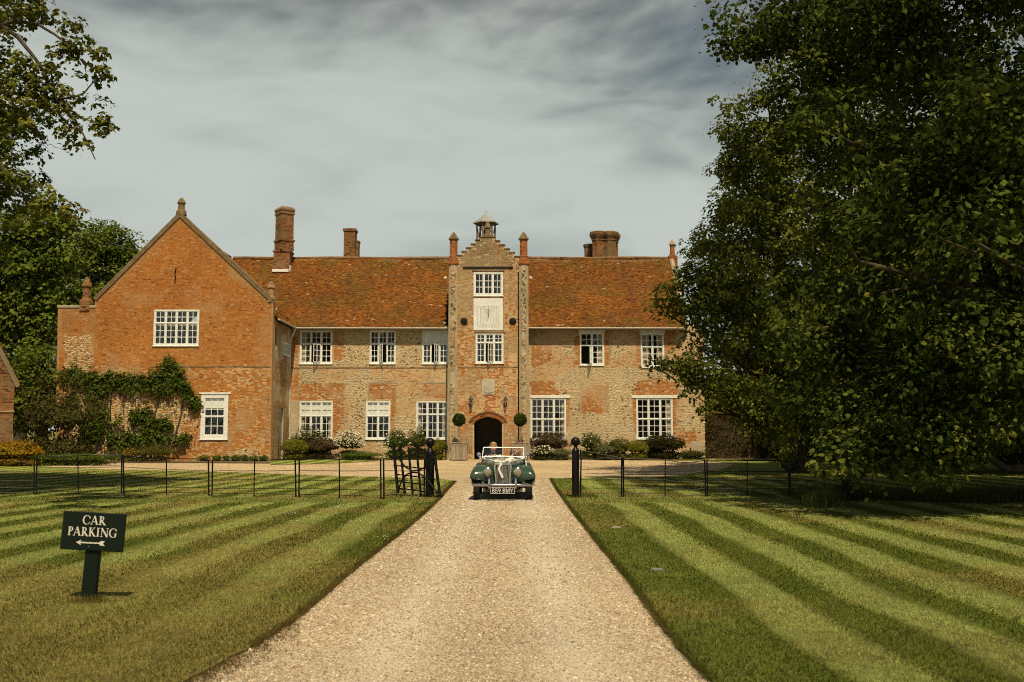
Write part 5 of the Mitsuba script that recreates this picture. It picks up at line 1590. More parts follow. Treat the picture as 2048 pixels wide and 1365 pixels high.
stw = MB().tube([[-.26 + .185 * math.cos(a), 1.84 + .06 * math.sin(a), .88 + .17 * math.sin(a)] for a in aw], .012, 6, cap=False).tube([[-.26, 1.86, .88], [-.26, 1.55, .76]], .016, 6)
for a in (0, 2.1, 4.2):
    stw.tube([[-.26, 1.85, .88], [-.26 + .18 * math.cos(a), 1.84 + .06 * math.sin(a), .88 + .17 * math.sin(a)]], .008, 5)
cput('steering_wheel', stw, 'm_rubber')
# wedding ribbons: two strips along the bonnet, a bow and the loose ends over the grille
def strip(pts, w, nrm=(0, 0, 1), twist=0.0):
    p = np.array(pts, float); t = np.gradient(p, axis=0); t /= np.linalg.norm(t, axis=1)[:, None]
    s = np.cross(t, np.asarray(nrm, float)); s /= np.linalg.norm(s, axis=1)[:, None] + 1e-9
    n2 = np.cross(s, t)
    a = np.linspace(0, twist, len(p))[:, None]
    d = (s * np.cos(a) + n2 * np.sin(a)) * w / 2
    v = np.concatenate([p - d, p + d]); n = len(p); i = np.arange(n - 1)
    return v, np.stack([i, i + 1, i + 1 + n, i + n], 1)


rib = thing('ribbon', 'white wedding ribbons tied over the car bonnet to the grille', 'ribbon')
rm = MB()
for sg in (-1, 1):
    rm.mesh(*strip([[sg * .54, 1.50, .90], [sg * .45, 1.25, .915], [sg * .32, .95, .925], [sg * .16, .62, .90], [sg * .02, .36, .885]], .032, (0, -.3, 1)))
    rm.mesh(*strip([[0, .30, .885], [sg * .10, .27, .915], [sg * .19, .26, .905], [sg * .17, .28, .875], [sg * .05, .29, .872]], .04, (0, -1, .4)))
rm.mesh(*strip([[0, .29, .88], [.08, .24, .93], [.20, .30, .975], [.27, .40, .96]], .06, (0, -1, .4)))
rm.mesh(*strip([[-.01, .285, .88], [-.05, .27, .82], [-.085, .27, .75], [-.085, .265, .70], [-.05, .27, .62], [.0, .275, .52]], .055, (0, -1, 0), .5))
rm.bev(-.03, .03, .26, .30, .865, .905, .01)
v, f, c = rm.get()
scene[rib] = mikit.ply((v + cm, f), 'm_ribbon', False)

# ---------------------------------------------------------------- the two people in the car
import manifold3d as m3d


def body_mesh(bones, edge, iters=8):
    parts = []
    for a, ra, b, rb_ in bones:
        s1 = m3d.Manifold.sphere(ra, 20).translate(list(map(float, a))); s2 = m3d.Manifold.sphere(rb_, 20).translate(list(map(float, b)))
        parts.append(m3d.Manifold.batch_hull([s1, s2]))
    m = m3d.Manifold.batch_boolean(parts, m3d.OpType.Add).refine_to_length(edge).to_mesh()
    tmsh = trimesh.Trimesh(m.vert_properties[:, :3], m.tri_verts)
    trimesh.smoothing.filter_taubin(tmsh, iterations=iters)
    return tmsh


def person(label, hx, hy, hz, hair_col, top_col, skin, scale=1.0, wheel=True, long_hair=False, hairline=.0):
    k = thing('person', label, 'person', 'people in the open car')
    s = scale
    h = np.array([hx, hy, hz])                              # middle of the head
    A = lambda x, y, z: h + np.array([x, y, z]) * s
    bones = [(A(0, .02, .025), .088 * s, A(0, -.012, -.02), .078 * s), (A(0, -.03, -.03), .060 * s, A(0, -.042, -.085), .040 * s), (A(0, .03, -.01), .080 * s, A(0, .01, .05), .080 * s),
             (A(0, -.088, -.005), .012 * s, A(0, -.107, -.035), .014 * s), (A(-.03, -.07, .028), .018 * s, A(.03, -.07, .028), .018 * s), (A(-.084, .02, -.015), .016 * s, A(-.086, .018, .02), .018 * s), (A(.084, .02, -.015), .016 * s, A(.086, .018, .02), .018 * s),
             (A(-.022, -.082, -.068), .011 * s, A(.022, -.082, -.068), .011 * s),
             (A(0, .03, -.08), .052 * s, A(0, .05, -.17), .058 * s), (A(0, .05, -.17), .06 * s, A(0, .06, -.24), .09 * s),
             (A(-.15, .07, -.25), .062 * s, A(.15, .07, -.25), .062 * s), (A(-.09, .06, -.30), .10 * s, A(.09, .06, -.30), .10 * s), (A(-.08, .07, -.40), .115 * s, A(.08, .07, -.40), .115 * s), (A(-.07, .05, -.60), .11 * s, A(.07, .05, -.60), .11 * s),
             (A(0, .06, -.3), .12 * s, A(0, .05, -.60), .12 * s)]
    for sg in (-1, 1):
        sh = A(sg * .19, .07, -.26)
        el = A(sg * .25, -.06, -.49)
        wr = np.array([-.26 + sg * .15, 1.90, .90]) + cm if wheel else A(sg * .07, -.28, -.50)
        bones += [(sh, .060 * s, el, .045 * s), (el, .044 * s, wr, .030 * s)]
        d = (wr - el) / np.linalg.norm(wr - el); up = np.array([0, 0, 1.0]); sd2 = np.cross(d, up); sd2 /= np.linalg.norm(sd2)
        palm = wr + d * .055
        bones.append((wr + d * .015, .026 * s, palm, .032 * s))
        for q, ln_ in zip((-.027, -.009, .009, .027), (.030, .038, .036, .027)):
            kn = palm + sd2 * q + d * ln_; tip = kn + d * .012 - up * .026
            bones += [(palm + sd2 * q * .8, .0095, kn, .0085), (kn, .0085, tip, .007)]
        th0 = palm - d * .02 - sd2 * sg * .028
        bones += [(palm - d * .03, .012, th0, .010), (th0, .010, th0 + d * .03 - sd2 * sg * .012, .0085)]
        hp = A(sg * .10, .05, -.66); kne = A(sg * .13, -.45, -.60); an = A(sg * .12, -.62, -.86)
        bones += [(hp, .10 * s, kne, .065 * s), (kne, .062 * s, an, .04 * s)]
    tmsh = body_mesh(bones, .014)
    v = np.array(tmsh.vertices); q = (v - h) / s
    col = np.tile(np.array(skin), (len(v), 1))
    torso = (q[:, 2] < -.165 - .35 * np.abs(q[:, 0]) * (np.abs(q[:, 0]) < .1)) & (np.abs(q[:, 1]) < 3)
    hand = np.zeros(len(v), bool)
    for sg in (-1, 1):
        wr = (np.array([-.26 + sg * .15, 1.90, .90]) + cm) if wheel else A(sg * .07, -.28, -.50)
        hand |= np.linalg.norm(v - wr, axis=1) < .10
    col[torso & ~hand] = top_col
    for ex in (-.031, .031):
        e = np.linalg.norm((q - [ex, -.085, .006]) * [1, .6, 1.4], axis=1)
        col[e < .019] = np.array(skin) * .42
        col[e < .010] = (.02, .018, .015)
    mo = np.linalg.norm((q - [0, -.09, -.068]) * [.5, .6, 1.6], axis=1)
    col[mo < .016] = np.array(skin) * np.array([.8, .5, .5])
    put(k, 'body', (v, np.array(tmsh.faces), col), 'm_skin', smooth=True, color=True)
    hb = [(A(0, .035, .045), .093 * s, A(0, .045, .0), .090 * s), (A(0, -.01, .066 + hairline), .074 * s, A(0, .03, .055), .082 * s)]
    if long_hair:
        hb += [(A(-.075, .045, .0), .035 * s, A(-.085, .05, -.15), .03 * s), (A(.075, .045, .0), .035 * s, A(.085, .05, -.15), .03 * s), (A(0, .08, 0), .06 * s, A(0, .09, -.14), .05 * s)]
    hm = body_mesh(hb, .014, 5)
    hv = np.array(hm.vertices)
    hv += (meshkit.fbm(hv * 60, 2, 3)[:, None] - .5) * .010 * (hv - h) / np.linalg.norm(hv - h, axis=1)[:, None]
    put(k, 'hair', (hv, np.array(hm.faces), np.array(hair_col) * (.6 + .8 * meshkit.fbm(hv * np.array([90, 90, 25]), 2, 5))[:, None]), 'm_matte', smooth=True, color=True)
    return k


person('driver with light hair and pale shirt behind the windscreen, left side of the photo', CX0 - .255, CY0 + 2.13, 1.195, (.34, .22, .10), (.50, .47, .46), (.46, .26, .17), 1.0, True)
person('passenger with long hair and white top, right side of the photo', CX0 + .335, CY0 + 2.15, 1.12, (.23, .13, .07), (.62, .60, .58), (.50, .30, .21), .94, False, True)
# ---------------------------------------------------------------- trees, climbers, shrubs
STAR = np.array([[0, 0, 0], [-.34, .12, -.03], [-.56, .50, -.07], [-.24, .56, -.02], [0, 1.0, -.10], [.24, .56, -.02], [.56, .50, -.07], [.34, .12, -.03], [0, .42, .05]])
STAR_F = np.array([[8, 1, 0], [8, 2, 1], [8, 3, 2], [8, 4, 3], [8, 5, 4], [8, 6, 5], [8, 7, 6], [8, 0, 7]])
HEART = np.array([[0, 0, .0], [-.40, .22, -.06], [-.34, .62, -.05], [0, 1.0, -.10], [.34, .62, -.05], [.40, .22, -.06], [0, .45, .05]])
HEART_F = np.array([[6, 1, 0], [6, 2, 1], [6, 3, 2], [6, 4, 3], [6, 5, 4], [6, 0, 5]])
KITE = np.array([[0, 0, 0], [-.33, .45, -.06], [0, 1, 0], [.33, .45, -.06]])
KITE_F = np.array([[0, 2, 1], [0, 3, 2]])


def unit(a):
    return a / (np.linalg.norm(a, axis=1, keepdims=True) + 1e-9)


def leaves(pos, nrm, tip, size, col, shape=(KITE, KITE_F)):
    tv, tf = shape
    n = unit(nrm)
    t = tip - n * (tip * n).sum(1, keepdims=True); t = unit(t)
    s = np.cross(t, n)
    v = pos[:, None] + size[:, None, None] * (tv[None, :, 0:1] * s[:, None] + tv[None, :, 1:2] * t[:, None] + tv[None, :, 2:3] * n[:, None])
    m = len(tv)
    f = (tf[None] + m * np.arange(len(pos))[:, None, None]).reshape(-1, 3)
    return v.reshape(-1, 3), f, np.repeat(col, m, 0)


def sprays(blobs, dens, gap, rg, freq=.8, shell=.5):
    """Points where leaf sprays sit: in the outer part of each blob, thinned by noise so that the crown has gaps."""
    P, O, Bi = [], [], []
    for i, b in enumerate(blobs):
        c, r = np.asarray(b[0]), np.broadcast_to(np.asarray(b[1], float), (3,))
        n = max(3, int(dens * 4 * math.pi * np.prod(r) ** (2 / 3)))
        d = unit(rg.normal(0, 1, (n, 3)))
        rad = shell + (1.06 - shell) * rg.random(n) ** .6
        p = c + d * r * rad[:, None]
        P.append(p); O.append(d); Bi.append(np.full(n, i))
    P, O, Bi = np.vstack(P), np.vstack(O), np.concatenate(Bi)
    k = (meshkit.fbm(P * freq, 3, 5) > gap) & (P[:, 2] > .25)
    return P[k], O[k], Bi[k]


def puffs(P, O, rg, per, rad, size, pal, shape, droop=.3, size_jit=.3):
    """Each point of P becomes a rounded tuft: leaves over the upper and outer side of a small irregular ball."""
    n = len(P)
    rr = rad * rg.uniform(.6, 1.25, n)
    d = unit(rg.normal(0, 1, (n * per, 3)) + .55 * np.repeat(O, per, 0) + np.array([0, 0, .45]))
    sc = np.repeat(rr, per)[:, None] * np.array([1.15, 1.15, .72]) * (.55 + .55 * rg.random((n * per, 1)) ** .5)
    q = np.repeat(P, per, 0) + d * sc
    nr = d * .75 + np.array([0, 0, .45]) + rg.normal(0, .34, (n * per, 3))
    tip = d + rg.normal(0, .7, (n * per, 3)) + np.array([0, 0, -droop])
    a = np.repeat(rg.random(n), per) * .55 + rg.random(n * per) * .45
    pal = np.asarray(pal)
    x = a * (len(pal) - 1); i = np.minimum(x.astype(int), len(pal) - 2)
    col = pal[i] + (pal[i + 1] - pal[i]) * (x - i)[:, None]
    return leaves(q, nr, tip, size * (1 + size_jit * rg.normal(0, 1, n * per)).clip(.45, 1.7), col, shape)


def foliage(P, O, rg, per, spread, size, pal, shape, droop=.35, upness=.7, rnd=.6, size_jit=.3):
    n = len(P)
    q = np.repeat(P, per, 0) + rg.normal(0, 1, (n * per, 3)) * np.asarray(spread)
    o = np.repeat(O, per, 0)
    nr = np.repeat(O * .6 + np.array([0, 0, upness]) + rg.normal(0, .45, (n, 3)), per, 0) + rg.normal(0, rnd * .6, (n * per, 3))
    tip = o + rg.normal(0, .7, (n * per, 3)) + np.array([0, 0, -droop])
    a = np.repeat(rg.random(n), per) * .6 + rg.random(n * per) * .4
    pal = np.asarray(pal)
    x = a * (len(pal) - 1); i = np.minimum(x.astype(int), len(pal) - 2)
    col = pal[i] + (pal[i + 1] - pal[i]) * (x - i)[:, None]
    return leaves(q, nr, tip, size * (1 + size_jit * rg.normal(0, 1, n * per)).clip(.45, 1.7), col, shape)


def curve(a, b, sag, n=7, wob=0.0, rg=None):
    t = np.linspace(0, 1, n)[:, None]
    p = a + (b - a) * t + np.array([0, 0, 1.0]) * sag * np.sin(np.pi * t)
    if wob and rg is not None:
        w = rg.normal(0, wob, (n, 3)); w[0] = w[-1] = 0
        p = p + w
    return p


def PB(u, v, Y, r, s=1.0):
    """A blob of foliage seen at (u, v), Y metres away, r pixels in radius."""
    return (at(u, v, Y), r / F * Y * s)


def tree(name, label, trunk, blobs, rg, dens, per, spread, size, pal, shape, gap=.36, twig=0.0, core=0.0, limb_r=.10, group=None, freq=.8, extra=None, shell=.5, droop=.35, limb_every=1, upness=.7):
    k = thing(name, label, 'tree', group)
    tp = np.asarray([p for p, r in trunk], float); tr_ = [r for p, r in trunk]
    put(k, 'trunk', MB().tube(tp, tr_, 14), 'm_bark', smooth=True)
    P, O, Bi = sprays(blobs, dens, gap, rg, freq, shell)
    lm = MB()
    for i, b in enumerate(blobs):
        if i % limb_every: continue
        c = np.asarray(b[0])
        hgt = tp[:, 2] - (c[2] - .45 * np.linalg.norm(tp[:, :2] - c[:2], axis=1))
        j = int(np.argmin(np.abs(hgt)))
        d = np.linalg.norm(c - tp[j])
        lm.tube(curve(tp[j], c, .10 * d, 8, .03 * d, rg), np.linspace(min(limb_r * (.4 + .12 * d), tr_[j] * .8), .018, 8), 7)
    put(k, 'limbs', lm, 'm_bark', smooth=True, kind='stuff' if limb_every > 1 or len(blobs) < 9 else None)
    if twig:
        tm_ = MB()
        for p, bi in zip(P, Bi):
            if rg.random() < twig:
                c = np.asarray(blobs[bi][0])
                tm_.tube(curve(c, p, .05, 5, .05, rg), np.linspace(.013, .004, 5), 4, cap=False)
        put(k, 'twigs', tm_, 'm_bark', kind='stuff')
    mb = MB().mesh(*(puffs(P, O, rg, per, spread, size, pal, shape, droop) if np.isscalar(spread) else foliage(P, O, rg, per, spread, size, pal, shape, droop, upness)))
    if core:
        Q, OQ, _ = sprays([(b[0], np.asarray(b[1]) * .55) for b in blobs], dens * core * 1.5, .1, rg, freq, .1)
        mb.mesh(*foliage(Q, OQ, rg, max(2, per // 4 if np.isscalar(spread) else per // 2), np.asarray(spread) * np.ones(3) * (.5 if np.isscalar(spread) else 1.0), size * 1.35, np.asarray(pal), (KITE, KITE_F)))
    if extra is not None:
        mb.mesh(*extra)
    put(k, 'crown', mb, 'm_leaf', color=True)
    return k


# ---- the large broad tree on the right, close to the camera
LIME = [(.014, .024, .005), (.030, .049, .010), (.054, .080, .016), (.110, .136, .026), (.20, .205, .042)]
rgA = np.random.default_rng(21)
bA = [PB(q[0], q[1], q[2] + .9, q[3]) for q in (
    (1465, 40, 21, 48), (1440, 15, 21, 28), (1510, 35, 21, 60), (1560, 20, 21, 80), (1500, 78, 21, 26), (1535, 75, 21, 28), (1450, 75, 21, 26), (1600, 70, 20.5, 70), (1640, -20, 20, 140), (1800, -40, 18, 170), (1980, -40, 18, 170), (2150, -20, 18, 180),
    (1670, 150, 20, 85), (1625, 190, 20.5, 50), (1780, 150, 19, 150), (1940, 150, 17.5, 160), (2100, 150, 17.5, 170), (1670, 300, 20, 85), (1800, 310, 18.5, 150), (1960, 330, 17, 140), (2110, 330, 17, 150),
    (1660, 430, 20, 80), (1740, 470, 18.5, 130), (1890, 470, 17, 130), (2030, 480, 16.5, 130), (2150, 480, 17, 150), (1640, 560, 20.5, 75), (1700, 620, 19, 130), (1860, 630, 17.5, 130), (2020, 650, 17, 140),
    (1620, 690, 21.5, 65), (1660, 740, 19.5, 110), (1800, 770, 18, 120), (1950, 780, 17.5, 130), (2090, 780, 17, 140), (1640, 800, 21.5, 60), (1720, 850, 18.5, 75), (1800, 885, 17.8, 75), (1880, 880, 17.8, 90), (1900, 430, 14.6, 62), (1975, 415, 14.6, 72), (2045, 445, 14.4, 66), (1860, 470, 14.8, 40), (1930, 500, 14.6, 50), (1600, 665, 18, 38), (1565, 600, 18.6, 32), (1690, 480, 16, 46), (1750, 350, 16.4, 42), (1640, 250, 17.6, 42), (1720, 560, 16.4, 36), (1960, 200, 15.4, 60), (1820, 620, 16, 40), (1760, 925, 17.8, 35), (1690, 900, 18, 35))]
bA += [(np.array([x, y, z]), r) for x, y, z, r in ((5.8, 22.5, 13.8, 1.5), (6.6, 25, 15.2, 2), (5.4, 25.5, 14.6, 1.3), (7.6, 23.5, 15.8, 2.2), (6.5, 28, 16.8, 1.8), (6.3, 31.5, 18.4, 1.9), (8.2, 32.5, 18.4, 2.0), (8.6, 29, 17.6, 2), (12, 16.5, 15.5, 2.6), (15.5, 16, 15.5, 2.8), (18.5, 16, 14, 2.8), (13.5, 13.5, 14.8, 2.2), (17, 13.2, 14, 2.2), (13, 19, 18.5, 3), (17, 19, 18, 3), (20.5, 14, 12, 2.4), (12, 12, 17, 2), (15.5, 11.5, 16.6, 2.2), (11, 25, 3.6, 2.6), (14.5, 24, 4, 3), (9.6, 27, 5.5, 2.4), (13, 27, 7, 3.2), (10.2, 26.5, 9, 2.8), (15, 26, 10, 3.4), (11.5, 27, 12.5, 3.2), (16, 24, 13.5, 3.6), (19, 22, 6, 3.4), (19, 22, 11, 3.6), (13, 22, 16, 3.6), (17.5, 27, 6, 3.2), (9.3, 25.5, 3.2, 1.5), (21, 18, 9, 3.2), (20, 17, 5, 3), (8.2, 22.5, 11.5, 1.5))]
kA = tree('broad_tree', 'huge dark leafy tree with drooping branches filling the right side', [((13.3, 23, -.1), .72), ((13.2, 23, 1.2), .55), ((13.0, 23.1, 4), .46), ((13.2, 23.2, 8), .36), ((13.0, 23, 12), .25), ((13.2, 23, 15.5), .10)],
     bA, rgA, 1.75, 105, .46, .098, LIME, (HEART, HEART_F), gap=.53, core=1.5, freq=.62, shell=.45, twig=.02, droop=.6, limb_every=2)

# its upper crown spreads well forward over the lawn, above the picture
bT = [(np.array([x + .4 * rgA.normal(), y + .3 * rgA.normal(), z]), 1.9) for x, y, z in ((9.2, 14.5, 13.2), (12, 13, 13), (15, 12.6, 13), (18, 12.6, 12.8), (10.5, 16.5, 14.6), (13.5, 15.5, 14.8), (16.5, 15, 14.6), (19.5, 15, 14.2), (9.6, 18.6, 15.6), (12.4, 18.2, 16.4), (15.4, 17.8, 16.6), (18.4, 17.6, 16.2), (21, 17.5, 14.5), (21, 13.5, 12.5), (9.0, 20.5, 16.8))]
P, O, Bi = sprays(bT, 1.7, .34, rgA, .9, .3)
put(kA, 'crown', MB().mesh(*puffs(P, O, rgA, 64, .50, .13, LIME, (KITE, KITE_F))), 'm_leaf', color=True)
lm = MB()
for b in bT:
    lm.tube(curve(np.array([13.1, 23, 10.5]), b[0], 1.0, 8, .2, rgA), np.linspace(.15, .02, 8), 7)
put(kA, 'limbs', lm, 'm_bark', smooth=True, kind='stuff')

# ---- the lighter tree between it and the house
rgB = np.random.default_rng(22)
SYC = [(.038, .057, .010), (.080, .108, .018), (.130, .160, .026), (.19, .21, .036), (.25, .225, .045)]
bB = [PB(*q) for q in (
    (1475, 215, 38, 48), (1530, 180, 38, 50), (1560, 130, 38, 40), (1445, 262, 38, 30), (1500, 280, 38, 55), (1570, 260, 38, 75), (1470, 340, 38, 42), (1535, 350, 38, 70), (1450, 420, 37, 38), (1500, 430, 37, 60), (1570, 440, 37.5, 80), (1425, 500, 37, 42), (1475, 520, 37, 58),
    (1385, 555, 36, 38), (1430, 585, 36, 52), (1340, 600, 36, 28), (1305, 600, 36, 24), (1370, 625, 36, 30), (1325, 622, 36, 18), (1490, 610, 37, 78), (1560, 560, 37.5, 90), (1400, 660, 36, 36), (1450, 690, 36, 55), (1520, 700, 37, 85),
    (1375, 715, 35, 28), (1340, 725, 35, 24), (1312, 735, 35, 15), (1395, 748, 35, 34), (1430, 770, 35, 40), (1395, 795, 35, 26), (1405, 815, 35, 14), (1480, 780, 36, 50), (1540, 790, 36.5, 80), (1580, 700, 37, 90), (1510, 845, 36, 38), (1560, 870, 36, 50))]
bB += [(np.array([x, y, z]), r) for x, y, z, r in ((10.5, 40, 5, 2.4), (12, 39, 8, 2.8), (11, 41, 11.5, 2.6), (13.5, 40, 13, 2.8), (14.5, 40, 6, 2.8), (11.5, 37.5, 3.2, 1.8), (8.6, 40, 9, 1.5))]
tree('sycamore_tree', 'lighter green lobed leaf tree between the house and the huge dark tree', [((10.9, 38.5, -.1), .42), ((10.9, 38.5, 2), .33), ((10.6, 38.5, 5), .27), ((10.3, 38.4, 9), .18), ((10.2, 38.3, 13.5), .07)],
     bB, rgB, 3.4, 60, .36, .125, SYC, (KITE, KITE_F), gap=.49, core=.9, freq=.8, shell=.4, twig=.05, limb_r=.08)

# ---- overhanging tree at the upper left, its trunk outside the frame
rgL = np.random.default_rng(23)
MAP = [(.040, .056, .010), (.080, .102, .018), (.120, .140, .025), (.175, .175, .032), (.20, .16, .035)]
bL = [PB(*q) for q in (
    (20, 20, 19, 50), (70, 15, 19, 40), (115, 25, 19, 34), (45, 75, 19, 42), (100, 75, 19, 34), (145, 50, 19, 20), (20, 130, 18.5, 42), (70, 130, 18.8, 40), (120, 120, 19, 32), (165, 95, 19, 22), (195, 85, 19, 14), (205, 110, 19, 12), (185, 140, 19, 20), (210, 150, 19, 12),
    (40, 180, 18.5, 40), (90, 180, 19, 34), (140, 175, 19, 24), (60, 225, 18.5, 32), (105, 225, 19, 26), (150, 215, 19, 16), (190, 205, 19, 12), (130, 262, 19, 20), (165, 250, 19, 14), (200, 240, 19, 12), (212, 252, 19, 9), (150, 285, 19, 16), (180, 295, 19, 13), (200, 308, 19, 10), (175, 325, 19, 12), (186, 338, 19, 7),
    (15, 245, 18, 26), (35, 265, 18, 20), (20, 300, 18, 18), (5, 230, 18, 30), (20, 340, 17.5, 18), (45, 350, 17.5, 16), (70, 380, 17.5, 17), (20, 400, 17.5, 24), (55, 410, 17.5, 20), (95, 395, 17.5, 13), (120, 415, 17.5, 12), (90, 430, 17.5, 18), (140, 420, 17.5, 10), (20, 440, 17.5, 24), (55, 445, 17.5, 18))]
off = [(np.array([x, y, z]), r) for x, y, z, r in ((-13.5, 21, 9, 2.0), (-13, 20, 11.5, 2.2), (-15.5, 22, 8, 2.4), (-16, 20, 12, 2.6), (-18, 23, 9, 2.8), (-16.5, 24, 13, 2.0), (-17, 26, 12, 3), (-19, 20, 14, 3), (-13, 19, 6.4, 1.2), (-20, 26, 7.5, 2.6), (-15.5, 27.5, 9.5, 2.2), (-18, 30, 8, 2.4), (-10.5, 21, 14.6, 1.6), (-12.5, 21.5, 15, 2), (-11.5, 23, 15.8, 1.8), (-14, 22, 14.6, 2), (-13, 24, 16.6, 2.2), (-10, 22.5, 16, 1.4), (-15.5, 25, 16, 2.4))]
kL = tree('maple_tree', 'open branched maple tree reaching in from the upper left corner', [((-16.2, 22.5, -.1), .55), ((-16.1, 22.5, 2), .42), ((-15.9, 22.4, 6), .34), ((-16.0, 22.2, 10), .24), ((-16.1, 22, 14), .1)],
          bL + off, rgL, 8.6, 24, .17, .086, MAP, (STAR, STAR_F), gap=.46, freq=1.6, shell=.25, twig=.16, limb_r=.03, limb_every=60)
lm = MB()
for pts, r0 in (([(-60, 300), (-20, 170), (15, 190), (48, 230), (60, 220)], .06), ([(-40, 20), (30, 70), (75, 120), (110, 190), (160, 250), (190, 320)], .05), ([(-40, 60), (40, 40), (100, 60), (150, 100), (205, 105)], .045), ([(-20, 180), (60, 190), (110, 200), (160, 190), (205, 155)], .04), ([(-30, 290), (5, 330), (30, 375), (60, 400), (95, 425)], .05), ([(20, 380), (50, 400), (62, 432)], .025), ([(110, 195), (150, 230), (195, 248)], .025), ([(190, 200), (215, 200), (228, 208), (236, 214)], .012), ([(60, 240), (90, 285), (125, 300)], .014)):
    P_ = [at(u, v, 18.9 if r0 > .02 else 18.7) for u, v in pts]
    t = np.linspace(0, 1, 14); xs = np.linspace(0, 1, len(P_)); P_ = np.array(P_)
    pp = np.stack([np.interp(t, xs, P_[:, i]) for i in range(3)], 1) + rgL.normal(0, .018, (14, 3))
    lm.tube(pp, np.linspace(r0, r0 * .22, 14), 6)
put(kL, 'branch', lm, 'm_bark', smooth=True)
P, O, Bi = sprays(off, 2.2, .38, rgL, 1.0, .2)
put(kL, 'crown', MB().mesh(*puffs(P, O, rgL, 40, .34, .13, MAP, (KITE, KITE_F))), 'm_leaf', color=True)

# ---- trees behind the house and beyond the hedge
BG = [(.040, .064, .010), (.088, .126, .020), (.145, .188, .030), (.20, .225, .042)]


def back_tree(label, blobs, trunk_u, Y, seed, size=.24, dens=.85, pal=BG, gap=.36, per=56):
    g = np.random.default_rng(seed)
    x = at(trunk_u, 860, Y)[0] if trunk_u else float(np.mean([b[0][0] for b in blobs]))
    ztop = max(b[0][2] for b in blobs)
    tree('background_tree', label, [((x, Y, -.1), .45), ((x + .1, Y, ztop * .35), .33), ((x, Y, ztop * .9), .08)], blobs, g, dens, per, .80, size, pal, (KITE, KITE_F), gap=gap, core=.9, freq=.55, shell=.45, limb_r=.08, twig=.02)


back_tree('rounded green tree just left of the gabled wing', [PB(*q) for q in ((200, 500, 76, 52), (240, 490, 76, 34), (150, 520, 76, 55), (225, 540, 76, 48), (175, 580, 76, 55), (120, 590, 76, 55), (255, 520, 76, 24), (150, 640, 76, 50), (200, 470, 76, 30), (100, 640, 76, 40), (215, 600, 76, 50))], 170, 76, 31)
back_tree('taller green tree behind the outbuilding at the left edge', [PB(*q) for q in ((30, 490, 66, 60), (90, 470, 66, 48), (-20, 520, 66, 70), (60, 540, 66, 65), (110, 530, 66, 45), (20, 600, 66, 70), (80, 610, 66, 50), (50, 660, 66, 50), (100, 660, 66, 36), (-30, 620, 66, 80), (130, 450, 66, 20), (60, 440, 66, 30), (30, 720, 66, 60))], 40, 66, 32, .30)
back_tree('low leafy tree between the outbuilding and the wing', [PB(*q) for q in ((90, 740, 58, 42), (60, 770, 58, 38), (105, 780, 58, 30), (80, 810, 58, 40), (50, 820, 58, 35))], 80, 58, 33, .22, 2.2)
back_tree('distant pale green tree seen past the right end of the house', [PB(*q) for q in ((1430, 790, 105, 34), (1470, 780, 105, 34), (1510, 785, 105, 40), (1450, 812, 105, 30), (1550, 790, 105, 45), (1600, 780, 105, 50))], 1470, 105, 34, .42, 1.4, [(.05, .06, .014), (.10, .105, .022), (.14, .13, .03)])
back_tree('distant dark tree beyond the hedge on the right', [PB(*q) for q in ((1620, 740, 90, 70), (1700, 720, 90, 80), (1780, 740, 90, 80), (1860, 720, 90, 90), (1950, 740, 90, 90), (1660, 800, 90, 50), (1760, 810, 90, 50), (1880, 810, 90, 50))], 1740, 90, 35, .4, 1.4)
back_tree('wide dark tree far right behind the lawn', [PB(*q) for q in ((2000, 700, 70, 80), (2080, 680, 70, 100), (2160, 720, 70, 90), (2040, 780, 70, 70), (2120, 790, 70, 80), (1960, 790, 70, 60))], 2080, 70, 36, .36, 1.5)

back_tree('dark round tree directly behind the huge dark tree', [(np.array([x, y, z]), r) for x, y, z, r in ((18, 38, 5, 4), (22, 37, 6, 4), (26, 36, 6, 4), (17, 40, 10, 4), (22, 40, 12, 4.5), (27, 38, 11, 4), (16, 42, 3.5, 2.5), (20, 36, 2.6, 2), (24, 35, 2.6, 2), (15.5, 37, 3, 1.6))], 0, 41, 37, .3, .8)
back_tree('dark spreading tree in shade before the hedge at the right', [(np.array([x, y, z]), r) for x, y, z, r in ((17, 53, 4, 3), (21, 52, 5, 3.5), (26, 52, 5, 3.5), (19, 54, 9, 3.5), (24, 54, 10, 4), (30, 50, 6, 4), (15, 54, 3, 2))], 0, 53, 38, .3, .8)

# ---- clipped hedge
rgH = np.random.default_rng(40)
hk = thing('hedge', 'long dark clipped hedge right of the house', 'hedge')
HY0, HY1, HX0, HX1 = 58.4, 60.2, WX1 + .1, 34.0
HZ = at(1450, 826, HY0)[2]
n = 30000
side = rgH.random(n)
hx_ = rgH.uniform(HX0, HX1, n); hz_ = rgH.uniform(.05, HZ, n)
hp = np.where((side < .62)[:, None], np.stack([hx_, HY0 + rgH.normal(0, .05, n), hz_], 1), np.stack([hx_, rgH.uniform(HY0, HY1, n), HZ + rgH.normal(0, .05, n)], 1))
hp += (meshkit.fbm(hp * .9, 3, 2)[:, None] - .5) * np.array([0, .35, .22])
ho = np.where((side < .62)[:, None], np.array([0, -1.0, .2]), np.array([0, -.2, 1.0]))
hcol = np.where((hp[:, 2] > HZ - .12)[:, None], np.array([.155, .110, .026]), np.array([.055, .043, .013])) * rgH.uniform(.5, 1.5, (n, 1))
put(hk, 'core', MB().box(HX0 + .1, HX1 - .1, HY0 + .12, HY1 - .1, 0, HZ - .12), 'm_soil')
put(hk, 'foliage', leaves(hp, ho + rgH.normal(0, .5, (n, 3)), rgH.normal(0, 1, (n, 3)), rgH.uniform(.06, .13, n), hcol), 'm_leaf', color=True)


